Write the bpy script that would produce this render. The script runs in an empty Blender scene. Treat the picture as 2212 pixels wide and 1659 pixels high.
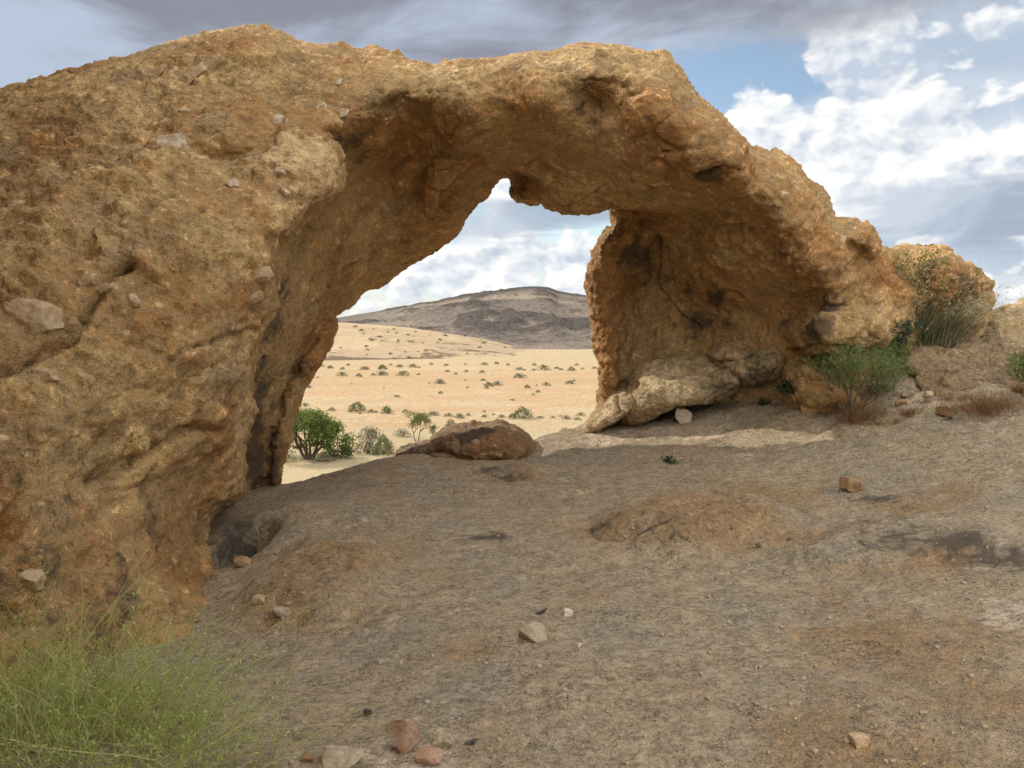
import bpy, math, random, time
T0 = time.time()
def lap(t): print('LAP %-14s %.1f' % (t, time.time() - T0))
import numpy as np
from mathutils import Vector
R = math.radians
random.seed(7)
RNG = np.random.default_rng(7)
SC = bpy.context.scene
COL = SC.collection

# ------------------------------------------------------------------ camera
EYE = np.array([0.0, 0.0, 1.65])
TILT = R(4.6)
FPX = 1791.0                     # focal length in the measuring grid (2212 x 1659)
cam_data = bpy.data.cameras.new("camera")
cam_data.sensor_width = 36.0
cam_data.lens = FPX / 2212.0 * 36.0
cam_data.clip_start = 0.05
cam_data.clip_end = 9000.0
cam = bpy.data.objects.new("camera", cam_data)
cam.location = EYE
cam.rotation_euler = (R(90) - TILT, 0, 0)
COL.objects.link(cam)
SC.camera = cam

# ------------------------------------------------------------------ exposure
SC.view_settings.view_transform = 'Standard'
SC.view_settings.look = 'None'
SC.view_settings.exposure = -0.06
SC.view_settings.gamma = 1.0
SC.cycles.max_bounces = 6
SC.cycles.diffuse_bounces = 4
SC.cycles.transparent_max_bounces = 8
SC.cycles.use_denoising = True
SC.cycles.adaptive_threshold = 0.02

# ------------------------------------------------------------------ sun
SUN_AZ, SUN_EL = R(-58), R(35)      # azimuth measured from straight ahead, negative = left
sun_dir = Vector((math.sin(SUN_AZ) * math.cos(SUN_EL), math.cos(SUN_AZ) * math.cos(SUN_EL), math.sin(SUN_EL)))
sun_data = bpy.data.lights.new("sun", 'SUN')
sun_data.energy = 4.6
sun_data.angle = R(0.6)
sun_data.color = (1.0, 0.93, 0.82)
sun = bpy.data.objects.new("sun", sun_data)
sun.rotation_euler = (-sun_dir).to_track_quat('-Z', 'Y').to_euler()
COL.objects.link(sun)


# ------------------------------------------------------------------ node helper
class V:
    """a socket in a node tree with arithmetic"""
    def __init__(s, t, k): s.t, s.k = t, k
    def _put(s, inp, v):
        if isinstance(v, V): s.t.links.new(v.k, inp)
        else: inp.default_value = v
    def op(s, o, *a):
        n = s.t.nodes.new('ShaderNodeMath'); n.operation = o
        s.t.links.new(s.k, n.inputs[0])
        for i, v in enumerate(a): s._put(n.inputs[i + 1], v)
        return V(s.t, n.outputs[0])
    def __add__(s, o): return s.op('ADD', o)
    def __radd__(s, o): return s.op('ADD', o)
    def __sub__(s, o): return s.op('SUBTRACT', o)
    def __rsub__(s, o): return (s * -1.0) + o
    def __mul__(s, o): return s.op('MULTIPLY', o)
    def __rmul__(s, o): return s.op('MULTIPLY', o)
    def __truediv__(s, o): return s.op('DIVIDE', o)
    def abs(s): return s.op('ABSOLUTE')
    def clamp(s): return s.op('MINIMUM', 1.0).op('MAXIMUM', 0.0)
    def ss(s, a, b):
        n = s.t.nodes.new('ShaderNodeMapRange'); n.interpolation_type = 'SMOOTHSTEP'
        s._put(n.inputs[0], s); n.inputs[1].default_value = a; n.inputs[2].default_value = b
        return V(s.t, n.outputs[0])


class Tree:
    def __init__(s, t, dims='3D'): s.t = t; s.dims = dims; t.nodes.clear()
    def node(s, k, **kw):
        n = s.t.nodes.new(k)
        for a, b in kw.items(): setattr(n, a, b)
        return n
    def put(s, inp, v):
        if isinstance(v, V): s.t.links.new(v.k, inp)
        else: inp.default_value = v
    def xyz(s, v):
        n = s.node('ShaderNodeSeparateXYZ'); s.put(n.inputs[0], v)
        return [V(s.t, o) for o in n.outputs]
    def vec(s, x, y, z):
        n = s.node('ShaderNodeCombineXYZ')
        for i, v in enumerate((x, y, z)): s.put(n.inputs[i], v)
        return V(s.t, n.outputs[0])
    def scale(s, v, k):
        n = s.node('ShaderNodeVectorMath', operation='MULTIPLY'); s.put(n.inputs[0], v); n.inputs[1].default_value = k
        return V(s.t, n.outputs[0])
    def shift(s, v, k):
        n = s.node('ShaderNodeVectorMath', operation='ADD'); s.put(n.inputs[0], v); s.put(n.inputs[1], k)
        return V(s.t, n.outputs[0])
    def noise(s, v, sc, det=4.0, rough=0.55, dist=0.0, color=False):
        n = s.node('ShaderNodeTexNoise', noise_dimensions=s.dims)
        s.put(n.inputs['Vector'], v); n.inputs['Scale'].default_value = sc; n.inputs['Detail'].default_value = det
        n.inputs['Roughness'].default_value = rough; n.inputs['Distortion'].default_value = dist
        return V(s.t, n.outputs['Color' if color else 0])
    def voro(s, v, sc, feat='F1', out=0):
        n = s.node('ShaderNodeTexVoronoi', feature=feat, voronoi_dimensions=s.dims); s.put(n.inputs['Vector'], v); n.inputs['Scale'].default_value = sc
        return V(s.t, n.outputs[out])
    def mix(s, f, a, b, blend='MIX'):
        n = s.node('ShaderNodeMix', data_type='RGBA', blend_type=blend)
        s.put(n.inputs[0], f)
        for i, c in ((6, a), (7, b)):
            s.put(n.inputs[i], c if isinstance(c, V) else (*c, 1.0))
        return V(s.t, n.outputs[2])
    def attr(s, name):
        n = s.node('ShaderNodeAttribute', attribute_name=name)
        return V(s.t, n.outputs['Fac'])
    def pos(s): return V(s.t, s.node('ShaderNodeNewGeometry').outputs['Position'])
    def finish(s, col, rough=0.9, bump=None, dist=0.02, spec=0.25, strength=1.0, translucent=0.0):
        p = s.node('ShaderNodeBsdfPrincipled'); s.put(p.inputs['Base Color'], col); s.put(p.inputs['Roughness'], rough)
        p.inputs['Specular IOR Level'].default_value = spec
        if bump is not None:
            b = s.node('ShaderNodeBump'); b.inputs['Distance'].default_value = dist; b.inputs['Strength'].default_value = strength
            s.put(b.inputs['Height'], bump); s.t.links.new(b.outputs[0], p.inputs['Normal'])
        o = s.node('ShaderNodeOutputMaterial'); out = p.outputs[0]
        if translucent:
            tr = s.node('ShaderNodeBsdfTranslucent'); s.put(tr.inputs[0], col)
            m = s.node('ShaderNodeMixShader'); m.inputs[0].default_value = translucent
            s.t.links.new(out, m.inputs[1]); s.t.links.new(tr.outputs[0], m.inputs[2]); out = m.outputs[0]
        s.t.links.new(out, o.inputs[0])


def new_mat(name):
    m = bpy.data.materials.new(name); m.use_nodes = True
    return m, Tree(m.node_tree)


# ------------------------------------------------------------------ world: blue sky with broken cloud
def build_world():
    w = bpy.data.worlds.new("World"); SC.world = w; w.use_nodes = True
    T = Tree(w.node_tree, '2D')
    tc = T.node('ShaderNodeTexCoord')
    d = V(T.t, tc.outputs['Generated'])
    x, y, z = T.xyz(d)
    hor = (x * x + y * y).op('SQRT').op('MAXIMUM', 0.001)
    E = (z / hor).op('ARCTANGENT')
    A = x.op('ARCTAN2', y)
    sky = T.node('ShaderNodeTexSky', sky_type='NISHITA')
    sky.sun_disc = False; sky.sun_elevation = SUN_EL; sky.sun_rotation = SUN_AZ
    sky.altitude = 900; sky.air_density = 1.0; sky.dust_density = 0.6; sky.ozone_density = 1.2
    S10 = V(T.t, sky.outputs[0])
    base = T.mix(1.0, S10, (1.85, 1.72, 1.55), 'MULTIPLY')
    K = 10.0                                                 # the background strength below is 0.1
    def c(r, g, b): return (r * K, g * K, b * K)
    base = T.mix(E.ss(0.16, -0.02) * 0.75, base, c(.58, .70, .82))
    q = T.vec(A, E * 1.5, 0.0)
    def blob(a, e, ra, re, amp):
        u = (A - a) / ra; v = (E - e) / re
        return (1.0 - (u * u + v * v)).op('MAXIMUM', 0.0) * amp
    soft = T.noise(q, 6.0, 6, .55, .3)
    # thin veil to the right
    veil = T.noise(T.scale(q, (1.0, 1.6, 1)), 4.0, 5, .5)
    vm = (veil + A * 0.6 - (E - 0.22).abs() * 0.5 + blob(.30, .255, .10, .06, -.5)).ss(0.30, 0.54) * (A.ss(0.20, 0.34)) * 0.94
    base = T.mix(vm, base, T.mix(soft.ss(.36, .64), c(.52, .62, .75), c(.74, .81, .90)))
    # cumulus: noise + built-up masses
    def dens(qq):
        w = T.shift(qq, T.scale(T.noise(qq, 14, 3, .5, 0, True), (.05, .05, .05)))
        puff = T.voro(w, 15.0) * -.30 + T.voro(w, 34.0) * -.17 + T.voro(w, 80.0) * -.08 + .25
        return T.noise(qq, 6.5, 8.0, .58) * .80 + .10 + puff
    n1 = dens(q)
    n2 = dens(T.shift(q, (-0.010, 0.016, 0.0)))
    grow = blob(.283, .228, .052, .048, .36) + blob(.385, .275, .065, .075, .34) + blob(.41, .225, .12, .09, .24) + blob(.46, .175, .17, .07, .24) + blob(.36, .18, .09, .06, .24) + blob(.525, .285, .075, .032, .30) \
        + blob(.57, .150, .06, .035, .30) + blob(.60, .07, .12, .03, .22) + blob(.02, .075, .10, .05, .20) + blob(-.10, .05, .10, .04, .2) + blob(.08, .06, .05, .04, .22) + blob(.0, .14, .04, .035, .28) + blob(-.02, .165, .05, .03, .3)
    thr = (E - 0.05).ss(0.0, 0.16) * 0.10
    behind = y.ss(0.25, -0.25) * 0.08
    D = n1 + grow - thr + behind
    m1 = D.ss(0.500, 0.640)
    light = ((n1 - n2) * 3.8 + 0.62 + (soft - .5) * 1.0 + (D - 0.66) * -0.40).clamp()
    ccol = T.mix(light, c(.60, .68, .80), c(1.10, 1.10, 1.085))
    out = T.mix(m1, base, ccol)
    # grey bars low in the sky
    bar = T.noise(T.scale(q, (.8, 5.0, 1.0)), 3.2, 6, .55)
    bm = (bar + blob(.06, .125, .25, .035, .25) + blob(.52, .120, .22, .035, .28) + blob(.45, .10, .3, .02, .1)).ss(.54, .74) * (E.ss(.02, .06)) * E.ss(.22, .16)
    out = T.mix(bm * .8, out, T.mix(soft.ss(.4, .65), c(.40, .47, .59), c(.63, .70, .81)))
    # high grey deck
    dk = T.noise(T.scale(q, (.9, 1.6, 1.0)), 3.6, 8, .58, .3)
    edge = E + (dk - 0.5) * 0.16 + A.ss(.12, -.30) * .13 + A.ss(.2, .5) * -.015
    dm = edge.ss(0.258, 0.306)
    tone = T.noise(T.scale(q, (1.0, 2.0, 1.0)), 4.2, 7, .56, .3)
    dcol = T.mix((tone + (E - .31) * -1.9 + A * -.12 + (edge - .28) * -.35).ss(.30, .66), c(.29, .305, .37), c(.52, .60, .74))
    dcol = T.mix(edge.ss(.335, .275) * (A.ss(-.05, .15)) * (dk.ss(.3, .6)) * .8, dcol, c(.78, .80, .86))
    high = T.mix(E.ss(.55, .95), dcol, c(1.35, 1.38, 1.44))   # overhead the deck thins and brightens
    high = T.mix(y.ss(.15, -.35), high, c(2.25, 2.18, 2.08))    # the side the sun shines on
    out = T.mix(dm, out, high)
    bg = T.node('ShaderNodeBackground'); bg.inputs[1].default_value = 0.1
    T.put(bg.inputs[0], out)
    o = T.node('ShaderNodeOutputWorld'); T.t.links.new(bg.outputs[0], o.inputs[0])


build_world()

# ------------------------------------------------------------------ pixel <-> world
CT, ST = math.cos(TILT), math.sin(TILT)
def P(X, Y, d):
    """the world point that lies d metres ahead and is seen at X, Y of the 2212 x 1659 grid"""
    a, b = (X - 1106.0) / FPX, (829.5 - Y) / FPX
    s = d / (CT + b * ST)
    return np.array([EYE[0] + a * s, EYE[1] + d, EYE[2] + (-ST + b * CT) * s])
def project(p):
    r = p - EYE
    zc = np.maximum(r[:, 1] * CT - r[:, 2] * ST, 0.2)
    up = r[:, 1] * ST + r[:, 2] * CT
    return 1106.0 + FPX * r[:, 0] / zc, 829.5 - FPX * up / zc

# ------------------------------------------------------------------ noise
_rs = np.random.RandomState(3)
_g = _rs.normal(size=(256, 3)).astype(np.float32); _g /= np.linalg.norm(_g, axis=1)[:, None]
def perlin(p, seed=0):
    p = p.astype(np.float32)
    i = np.floor(p).astype(np.int32); f = p - i
    u = f * f * f * (f * (f * 6 - 15) + 10)
    out = 0.0
    iu = i.astype(np.uint32)
    for dx in (0, 1):
        hx = (iu[:, 0] + np.uint32(dx)) * np.uint32(374761393)
        wx = u[:, 0] if dx else 1 - u[:, 0]
        for dy in (0, 1):
            hy = hx + (iu[:, 1] + np.uint32(dy)) * np.uint32(668265263)
            wy = wx * (u[:, 1] if dy else 1 - u[:, 1])
            for dz in (0, 1):
                h = hy + (iu[:, 2] + np.uint32(dz)) * np.uint32(2147483647 & 1274126177) + np.uint32(seed * 97)
                h = (h ^ (h >> np.uint32(13))) * np.uint32(1103515245); h ^= h >> np.uint32(16)
                g = _g[h & np.uint32(255)]
                w = wy * (u[:, 2] if dz else 1 - u[:, 2])
                out = out + w * ((f[:, 0] - dx) * g[:, 0] + (f[:, 1] - dy) * g[:, 1] + (f[:, 2] - dz) * g[:, 2])
    return out
def fbm(p, sc, octs=4, gain=.5, seed=0):
    a, o = 1.0, 0.0
    for k in range(octs):
        o = o + a * perlin(p * (sc * 2.03 ** k) + 17.3 * k, seed + k); a *= gain
    return o
def ridged(p, sc, octs=3, gain=.5, seed=0):
    a, o = 1.0, 0.0
    for k in range(octs):
        o = o + a * (1 - 2.6 * np.abs(perlin(p * (sc * 2.07 ** k) + 9.1 * k, seed + k))); a *= gain
    return o
def worley(p, seed=0):
    """distance to the nearest and second nearest cell point and a random number of the cell"""
    p = p.astype(np.float32); i = np.floor(p).astype(np.int32); f = p - i
    d1 = np.full(len(p), 9, np.float32); d2 = d1.copy(); rn = np.zeros(len(p), np.float32)
    iu = i.astype(np.uint32)
    for dx in (-1, 0, 1):
        for dy in (-1, 0, 1):
            for dz in (-1, 0, 1):
                h = (iu[:, 0] + np.uint32(dx & 0xffffffff)) * np.uint32(374761393) + (iu[:, 1] + np.uint32(dy & 0xffffffff)) * np.uint32(668265263) + (iu[:, 2] + np.uint32(dz & 0xffffffff)) * np.uint32(1274126177) + np.uint32(seed * 131)
                h = (h ^ (h >> np.uint32(13))) * np.uint32(1103515245); h ^= h >> np.uint32(16)
                g = _w[h & np.uint32(1023)]
                d = (dx + g[:, 0] - f[:, 0]) ** 2 + (dy + g[:, 1] - f[:, 1]) ** 2 + (dz + g[:, 2] - f[:, 2]) ** 2
                n = d < d1
                d2 = np.where(n, d1, np.minimum(d2, d)); rn = np.where(n, g[:, 3], rn); d1 = np.where(n, d, d1)
    return np.sqrt(d1), np.sqrt(d2), rn
_w = _rs.uniform(size=(1024, 4)).astype(np.float32)
def sstep(x, a, b):
    t = np.clip((x - a) / (b - a), 0, 1); return t * t * (3 - 2 * t)

# ------------------------------------------------------------------ maps in the measuring grid
GX0, GX1, GY0, GY1, GS = -1100, 3100, -500, 2100, 7
gx = np.arange(GX0, GX1, GS, dtype=np.float32); gy = np.arange(GY0, GY1, GS, dtype=np.float32)
GXX, GYY = np.meshgrid(gx, gy)
def poly_sd(poly):
    """signed distance (px) to a polygon, negative inside"""
    poly = np.array(poly, np.float32); n = len(poly)
    px, py = GXX.ravel(), GYY.ravel()
    best = np.full(px.shape, 1e12, np.float32); ins = np.zeros(px.shape, bool)
    for i in range(n):
        a, b = poly[i], poly[(i + 1) % n]
        e = b - a; L = max(float(e @ e), 1e-6)
        t = np.clip(((px - a[0]) * e[0] + (py - a[1]) * e[1]) / L, 0, 1)
        dd = (px - a[0] - t * e[0]) ** 2 + (py - a[1] - t * e[1]) ** 2
        best = np.minimum(best, dd)
        c = (a[1] > py) != (b[1] > py)
        if abs(e[1]) > 1e-6:
            ins ^= c & (px < a[0] + (py - a[1]) / e[1] * e[0])
    s = np.sqrt(best); s[ins] *= -1
    return s.reshape(GXX.shape)
def tps(pts, vals, qx, qy, smooth=1e-4, lim=0.4):
    pts = np.array(pts, float); vals = np.array(vals, float); sc = max(np.ptp(pts[:, 0]), np.ptp(pts[:, 1]), 1e-6)
    p = pts / sc; n = len(p)
    r2 = ((p[:, None] - p[None]) ** 2).sum(-1); Kk = .5 * r2 * np.log(r2 + 1e-12) + np.eye(n) * smooth
    Q = np.c_[np.ones(n), p]
    M = np.block([[Kk, Q], [Q.T, np.zeros((3, 3))]])
    s = np.linalg.solve(M, np.r_[vals, 0, 0, 0])
    x, y = qx.ravel() / sc, qy.ravel() / sc
    o = s[n] + s[n + 1] * x + s[n + 2] * y
    for i in range(n):
        r2 = (x - p[i, 0]) ** 2 + (y - p[i, 1]) ** 2
        o += s[i] * .5 * r2 * np.log(r2 + 1e-12)
    return np.clip(o, vals.min() - lim, vals.max() + lim).reshape(qx.shape).astype(np.float32)
def sample(m, X, Y):
    fx = np.clip((X - GX0) / GS, 0, m.shape[1] - 1.001); fy = np.clip((Y - GY0) / GS, 0, m.shape[0] - 1.001)
    ix = fx.astype(np.int32); iy = fy.astype(np.int32); fx = fx - ix; fy = fy - iy
    return (m[iy, ix] * (1 - fx) + m[iy, ix + 1] * fx) * (1 - fy) + (m[iy + 1, ix] * (1 - fx) + m[iy + 1, ix + 1] * fx) * fy
def smax(a, b, k):
    h = np.maximum(k - np.abs(a - b), 0) / k
    return np.maximum(a, b) + h * h * k * .25
def smin(a, b, k): return -smax(-a, -b, k)


class Slab:
    """a body of rock: its outline, how far its front lies (points X, Y, metres) and how thick it is"""
    def __init__(s, poly, front, thick, k=.3, bulge=.2, rough=0.0, seed=0, back=None):
        s.sd = poly_sd(poly)
        f = np.array(front, float)
        s.F = tps(f[:, :2], f[:, 2], GXX, GYY) if len(f) > 3 else np.full(GXX.shape, f[:, 2].mean(), np.float32)
        if rough:
            q = np.c_[GXX.ravel() / 100, GYY.ravel() / 100, np.zeros(GXX.size)]
            s.F = s.F + (rough * fbm(q, .55, 5, .5, seed)).reshape(GXX.shape).astype(np.float32)
        gyv, gxv = np.gradient(s.F, GS)
        m = FPX / np.maximum(s.F, 1)
        s.N = (1 / np.sqrt(1 + (gxv * m) ** 2 + (gyv * m) ** 2)).astype(np.float32)
        s.T, s.k, s.b = np.full(GXX.shape, thick, np.float32), k, bulge
        if back is not None:
            b = np.array(back, float); s.T = np.maximum(tps(b[:, :2], b[:, 2], GXX, GYY) - s.F, .55).astype(np.float32)
    def __call__(s, p, X, Y):
        y = p[:, 1]
        F = sample(s.F, X, Y); N = sample(s.N, X, Y)
        sd = sample(s.sd, X, Y) * (y / FPX)
        T = sample(s.T, X, Y)
        t = (y - F - T * .5) / (T * .5)
        sd = sd + s.b * np.clip(t, -1.3, 1.3) ** 2
        return smax(smax(sd, (F - y) * N, s.k), y - F - T, s.k)


def surface_nets(fn, lo, hi, h):
    ax = [np.arange(lo[i], hi[i] + h, h, dtype=np.float32) for i in range(3)]
    n = [len(a) for a in ax]
    vol = np.empty(n, np.float32)
    zz, xx = np.meshgrid(ax[2], ax[0])
    for j in range(n[1]):
        p = np.c_[xx.ravel(), np.full(xx.size, ax[1][j], np.float32), zz.ravel()]
        vol[:, j, :] = fn(p).reshape(n[0], n[2])
    vol[[0, -1]] = np.maximum(vol[[0, -1]], .01); vol[:, [0, -1]] = np.maximum(vol[:, [0, -1]], .01); vol[:, :, [0, -1]] = np.maximum(vol[:, :, [0, -1]], .01)
    ins = vol < 0
    cs = np.zeros([k - 1 for k in n], np.int8)
    offs = [(a, b, c) for a in (0, 1) for b in (0, 1) for c in (0, 1)]
    for a, b, c in offs: cs += ins[a:n[0] - 1 + a, b:n[1] - 1 + b, c:n[2] - 1 + c]
    act = np.argwhere((cs > 0) & (cs < 8))
    ids = np.full(cs.shape, -1, np.int32); ids[tuple(act.T)] = np.arange(len(act))
    cv = {o: vol[act[:, 0] + o[0], act[:, 1] + o[1], act[:, 2] + o[2]] for o in offs}
    acc = np.zeros((len(act), 3)); cnt = np.zeros(len(act))
    for o in offs:
        for k in range(3):
            if o[k] == 0:
                o2 = list(o); o2[k] = 1; a, b = cv[o], cv[tuple(o2)]
                m = (a < 0) != (b < 0)
                t = np.where(m, a / np.where(m, a - b, 1), 0)
                q = np.array(o, float)[None].repeat(len(act), 0); q[:, k] += t
                acc[m] += q[m]; cnt[m] += 1
    v = (act + acc / cnt[:, None]) * h + np.array(lo)
    faces = []
    for k in range(3):
        u, w = [(1, 2), (2, 0), (0, 1)][k]
        sl0 = [slice(None)] * 3; sl1 = [slice(None)] * 3; sl0[k] = slice(0, -1); sl1[k] = slice(1, None)
        e = np.argwhere(ins[tuple(sl0)] != ins[tuple(sl1)])
        e = e[(e[:, u] > 0) & (e[:, w] > 0) & (e[:, u] < n[u] - 1) & (e[:, w] < n[w] - 1)]
        flip = ins[e[:, 0], e[:, 1], e[:, 2]]
        def cell(du, dw):
            q = e.copy(); q[:, u] += du; q[:, w] += dw
            return ids[q[:, 0], q[:, 1], q[:, 2]]
        f = np.c_[cell(-1, -1), cell(0, -1), cell(0, 0), cell(-1, 0)]
        f[~flip] = f[~flip][:, ::-1]
        faces.append(f)
    return v, np.concatenate(faces)


def subdivide(v, f):
    nv = len(v); e = np.stack([f, np.roll(f, -1, 1)], -1).reshape(-1, 2)
    lo, hi = e.min(1).astype(np.int64), e.max(1).astype(np.int64)
    key, inv = np.unique(lo * nv + hi, return_inverse=True)
    ev = (v[key // nv] + v[key % nv]) * .5
    fc = v[f].mean(1)
    em = inv.reshape(-1, 4) + nv
    ci = np.arange(len(f)) + nv + len(key)
    nf = np.stack([np.stack([f[:, k], em[:, k], ci, em[:, (k + 3) % 4]], 1) for k in range(4)], 1).reshape(-1, 4)
    return np.concatenate([v, ev, fc]), nf
def relax(v, f, n=1, a=.5):
    for _ in range(n):
        acc = np.zeros_like(v); cnt = np.zeros(len(v))
        c = v[f].mean(1)
        for k in range(4):
            for j in range(3): acc[:, j] += np.bincount(f[:, k], c[:, j], len(v))
            cnt += np.bincount(f[:, k], minlength=len(v))
        v = v * (1 - a) + a * acc / np.maximum(cnt, 1)[:, None]
    return v
def vnormals(v, f):
    n = np.cross(v[f[:, 2]] - v[f[:, 0]], v[f[:, 3]] - v[f[:, 1]]); o = np.zeros_like(v)
    for k in range(4):
        for j in range(3): o[:, j] += np.bincount(f[:, k], n[:, j], len(v))
    return o / np.maximum(np.linalg.norm(o, axis=1), 1e-9)[:, None]
def project_to(fn, v, f, it=2, e=.01):
    for _ in range(it):
        d = fn(v)
        g = np.stack([(fn(v + np.eye(3)[k] * e) - d) / e for k in range(3)], 1)
        gg = np.maximum((g * g).sum(1), .25)
        s = d[:, None] * g / gg[:, None]
        L = np.linalg.norm(s, axis=1); s *= np.minimum(1, .06 / np.maximum(L, 1e-9))[:, None]
        v = v - s
    return v


def mesh_obj(name, v, f, mat, parent=None, origin=None, attrs=None, smooth=True, fkeys=None):
    v = np.asarray(v, np.float32); f = np.asarray(f, np.int32)
    if origin is None: origin = (0, 0, 0)
    k = f.shape[1]
    me = bpy.data.meshes.new(name)
    me.vertices.add(len(v)); me.vertices.foreach_set('co', (v - np.array(origin, np.float32)).ravel())
    me.loops.add(f.size); me.loops.foreach_set('vertex_index', f.ravel())
    me.polygons.add(len(f)); me.polygons.foreach_set('loop_start', np.arange(0, f.size, k, dtype=np.int32))
    me.update(calc_edges=True)
    me.polygons.foreach_set('use_smooth', np.full(len(f), smooth))
    for an, av in (attrs or {}).items():
        at = me.attributes.new(an, 'FLOAT', 'POINT'); at.data.foreach_set('value', np.asarray(av, np.float32))
    me.materials.append(mat)
    o = bpy.data.objects.new(name, me); COL.objects.link(o); o.location = origin
    if parent is not None:
        o.parent = parent; o.location = np.array(origin) - np.array(parent.location)
    return o
def tag(o, label, cat, group=None, kind=None):
    if kind: o['kind'] = kind
    if label: o['label'] = label
    if cat: o['category'] = cat
    if group: o['group'] = group
    return o
def empty(name, loc, label, cat, group=None):
    o = bpy.data.objects.new(name, None); o.empty_display_size = .1; COL.objects.link(o); o.location = loc
    return tag(o, label, cat, group)

# ------------------------------------------------------------------ materials
def rock_mat(name, tan, rust, grey, rust_bias=0.0, grey_bias=0.0, lines=1.0, fine=1.0, line_scale=1.0, tint=False, bump=.9, crystals=.5):
    m, T = new_mat(name)
    p = T.pos()
    wob = T.noise(p, 2.6, 3, .5, 0, True)
    pw = T.shift(p, T.scale(wob, (.35, .35, .35)))
    a = T.noise(pw, 1.15, 6, .62)
    b = T.noise(T.shift(pw, (7.3, 2.1, 4.4)), 1.7, 6, .6)
    c_ = T.noise(p, 9.0, 5, .62)
    g = T.noise(p, 34.0, 4, .65)
    gr = T.noise(p, 130.0, 2, .6)
    col = T.mix((a + (c_ - .5) * .45 + T.attr('rust') * .30 + rust_bias + (g - .5) * .35).ss(.46, .72), tan, rust)
    col = T.mix((b + (c_ - .5) * .4 + grey_bias - T.attr('rust') * .15).ss(.50, .68) * .8, col, grey)
    # pale feldspar crystals
    cr = T.voro(pw, 26.0, 'F1', 1)
    crx = T.xyz(cr)[0]
    col = T.mix((crx - .80).ss(0, .12) * (c_.ss(.46, .62)) * crystals, col, tuple(min(1, x * 1.75 + .06) for x in tan))
    pale = (T.attr('pale') + (c_ - .5) * .9).ss(.40, .62)
    col = T.mix(pale * .75, col, (min(1, tan[0] * 1.30 + .05), min(1, tan[1] * 1.36 + .04), min(1, tan[2] * 1.5 + .035)))
    # value mottling by mineral grain
    v = (c_ - .5) * 1.2 + (g - .5) * 1.9 * fine + (gr - .5) * 1.4 * fine + .97
    col = T.mix(1.0, col, T.vec(v, v, v), 'MULTIPLY')
    # short dark hair-like biotite streaks and cracks
    st = T.scale(pw, (1, 1, 1))
    r1 = (T.noise(st, 24.0 * line_scale, 3, .6, .6) - .5).abs().ss(.024, .003)
    r2 = (T.noise(T.shift(st, (3, 9, 1)), 44.0 * line_scale, 2, .6, .8) - .5).abs().ss(.045, .006)
    k1 = T.noise(T.shift(pw, (1, 5, 2)), 6.0, 4, .6).ss(.44, .62)
    k2 = T.noise(T.shift(pw, (4, 0, 8)), 13.0, 3, .6).ss(.42, .60)
    ln = (r1 * k1 * .75 + r2 * k2 * .55).clamp() * lines
    col = T.mix(ln, col, (.055, .04, .028))
    if tint:
        tv = (T.attr('tint') - .5) * .55 + 1.0
        col = T.mix(1.0, col, T.vec(tv, tv * 1.0, tv), 'MULTIPLY')
    # black desert varnish where it is marked; it also paints shade into recesses
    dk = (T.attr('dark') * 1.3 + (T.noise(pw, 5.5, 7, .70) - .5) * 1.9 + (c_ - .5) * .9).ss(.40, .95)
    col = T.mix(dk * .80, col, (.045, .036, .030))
    bh = c_ * .75 + g * .50 + gr * .16
    T.finish(col, 0.82, bh, .06, .28, bump)
    return m


TAN, RUST, GREY = (.48, .315, .140), (.38, .195, .068), (.36, .260, .145)
M_ARCH = rock_mat("arch_rock", TAN, RUST, (.355, .250, .138), .015, -.03, .85, .8, tint=True)
M_SLAB = rock_mat("slab_rock", (.350, .268, .170), (.305, .195, .098), (.300, .248, .176), -.06, .045, 1.2, .95, 1.0, False, .75, .12)
M_LEDGE = rock_mat("ledge_rock", (.30, .205, .115), (.24, .125, .055), (.19, .145, .10), .0, .0, 1.0)
M_BOULDER = rock_mat("boulder_rock", (.46, .335, .18), (.36, .20, .08), (.33, .25, .15), -.05, .0, .8, .8)

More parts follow.
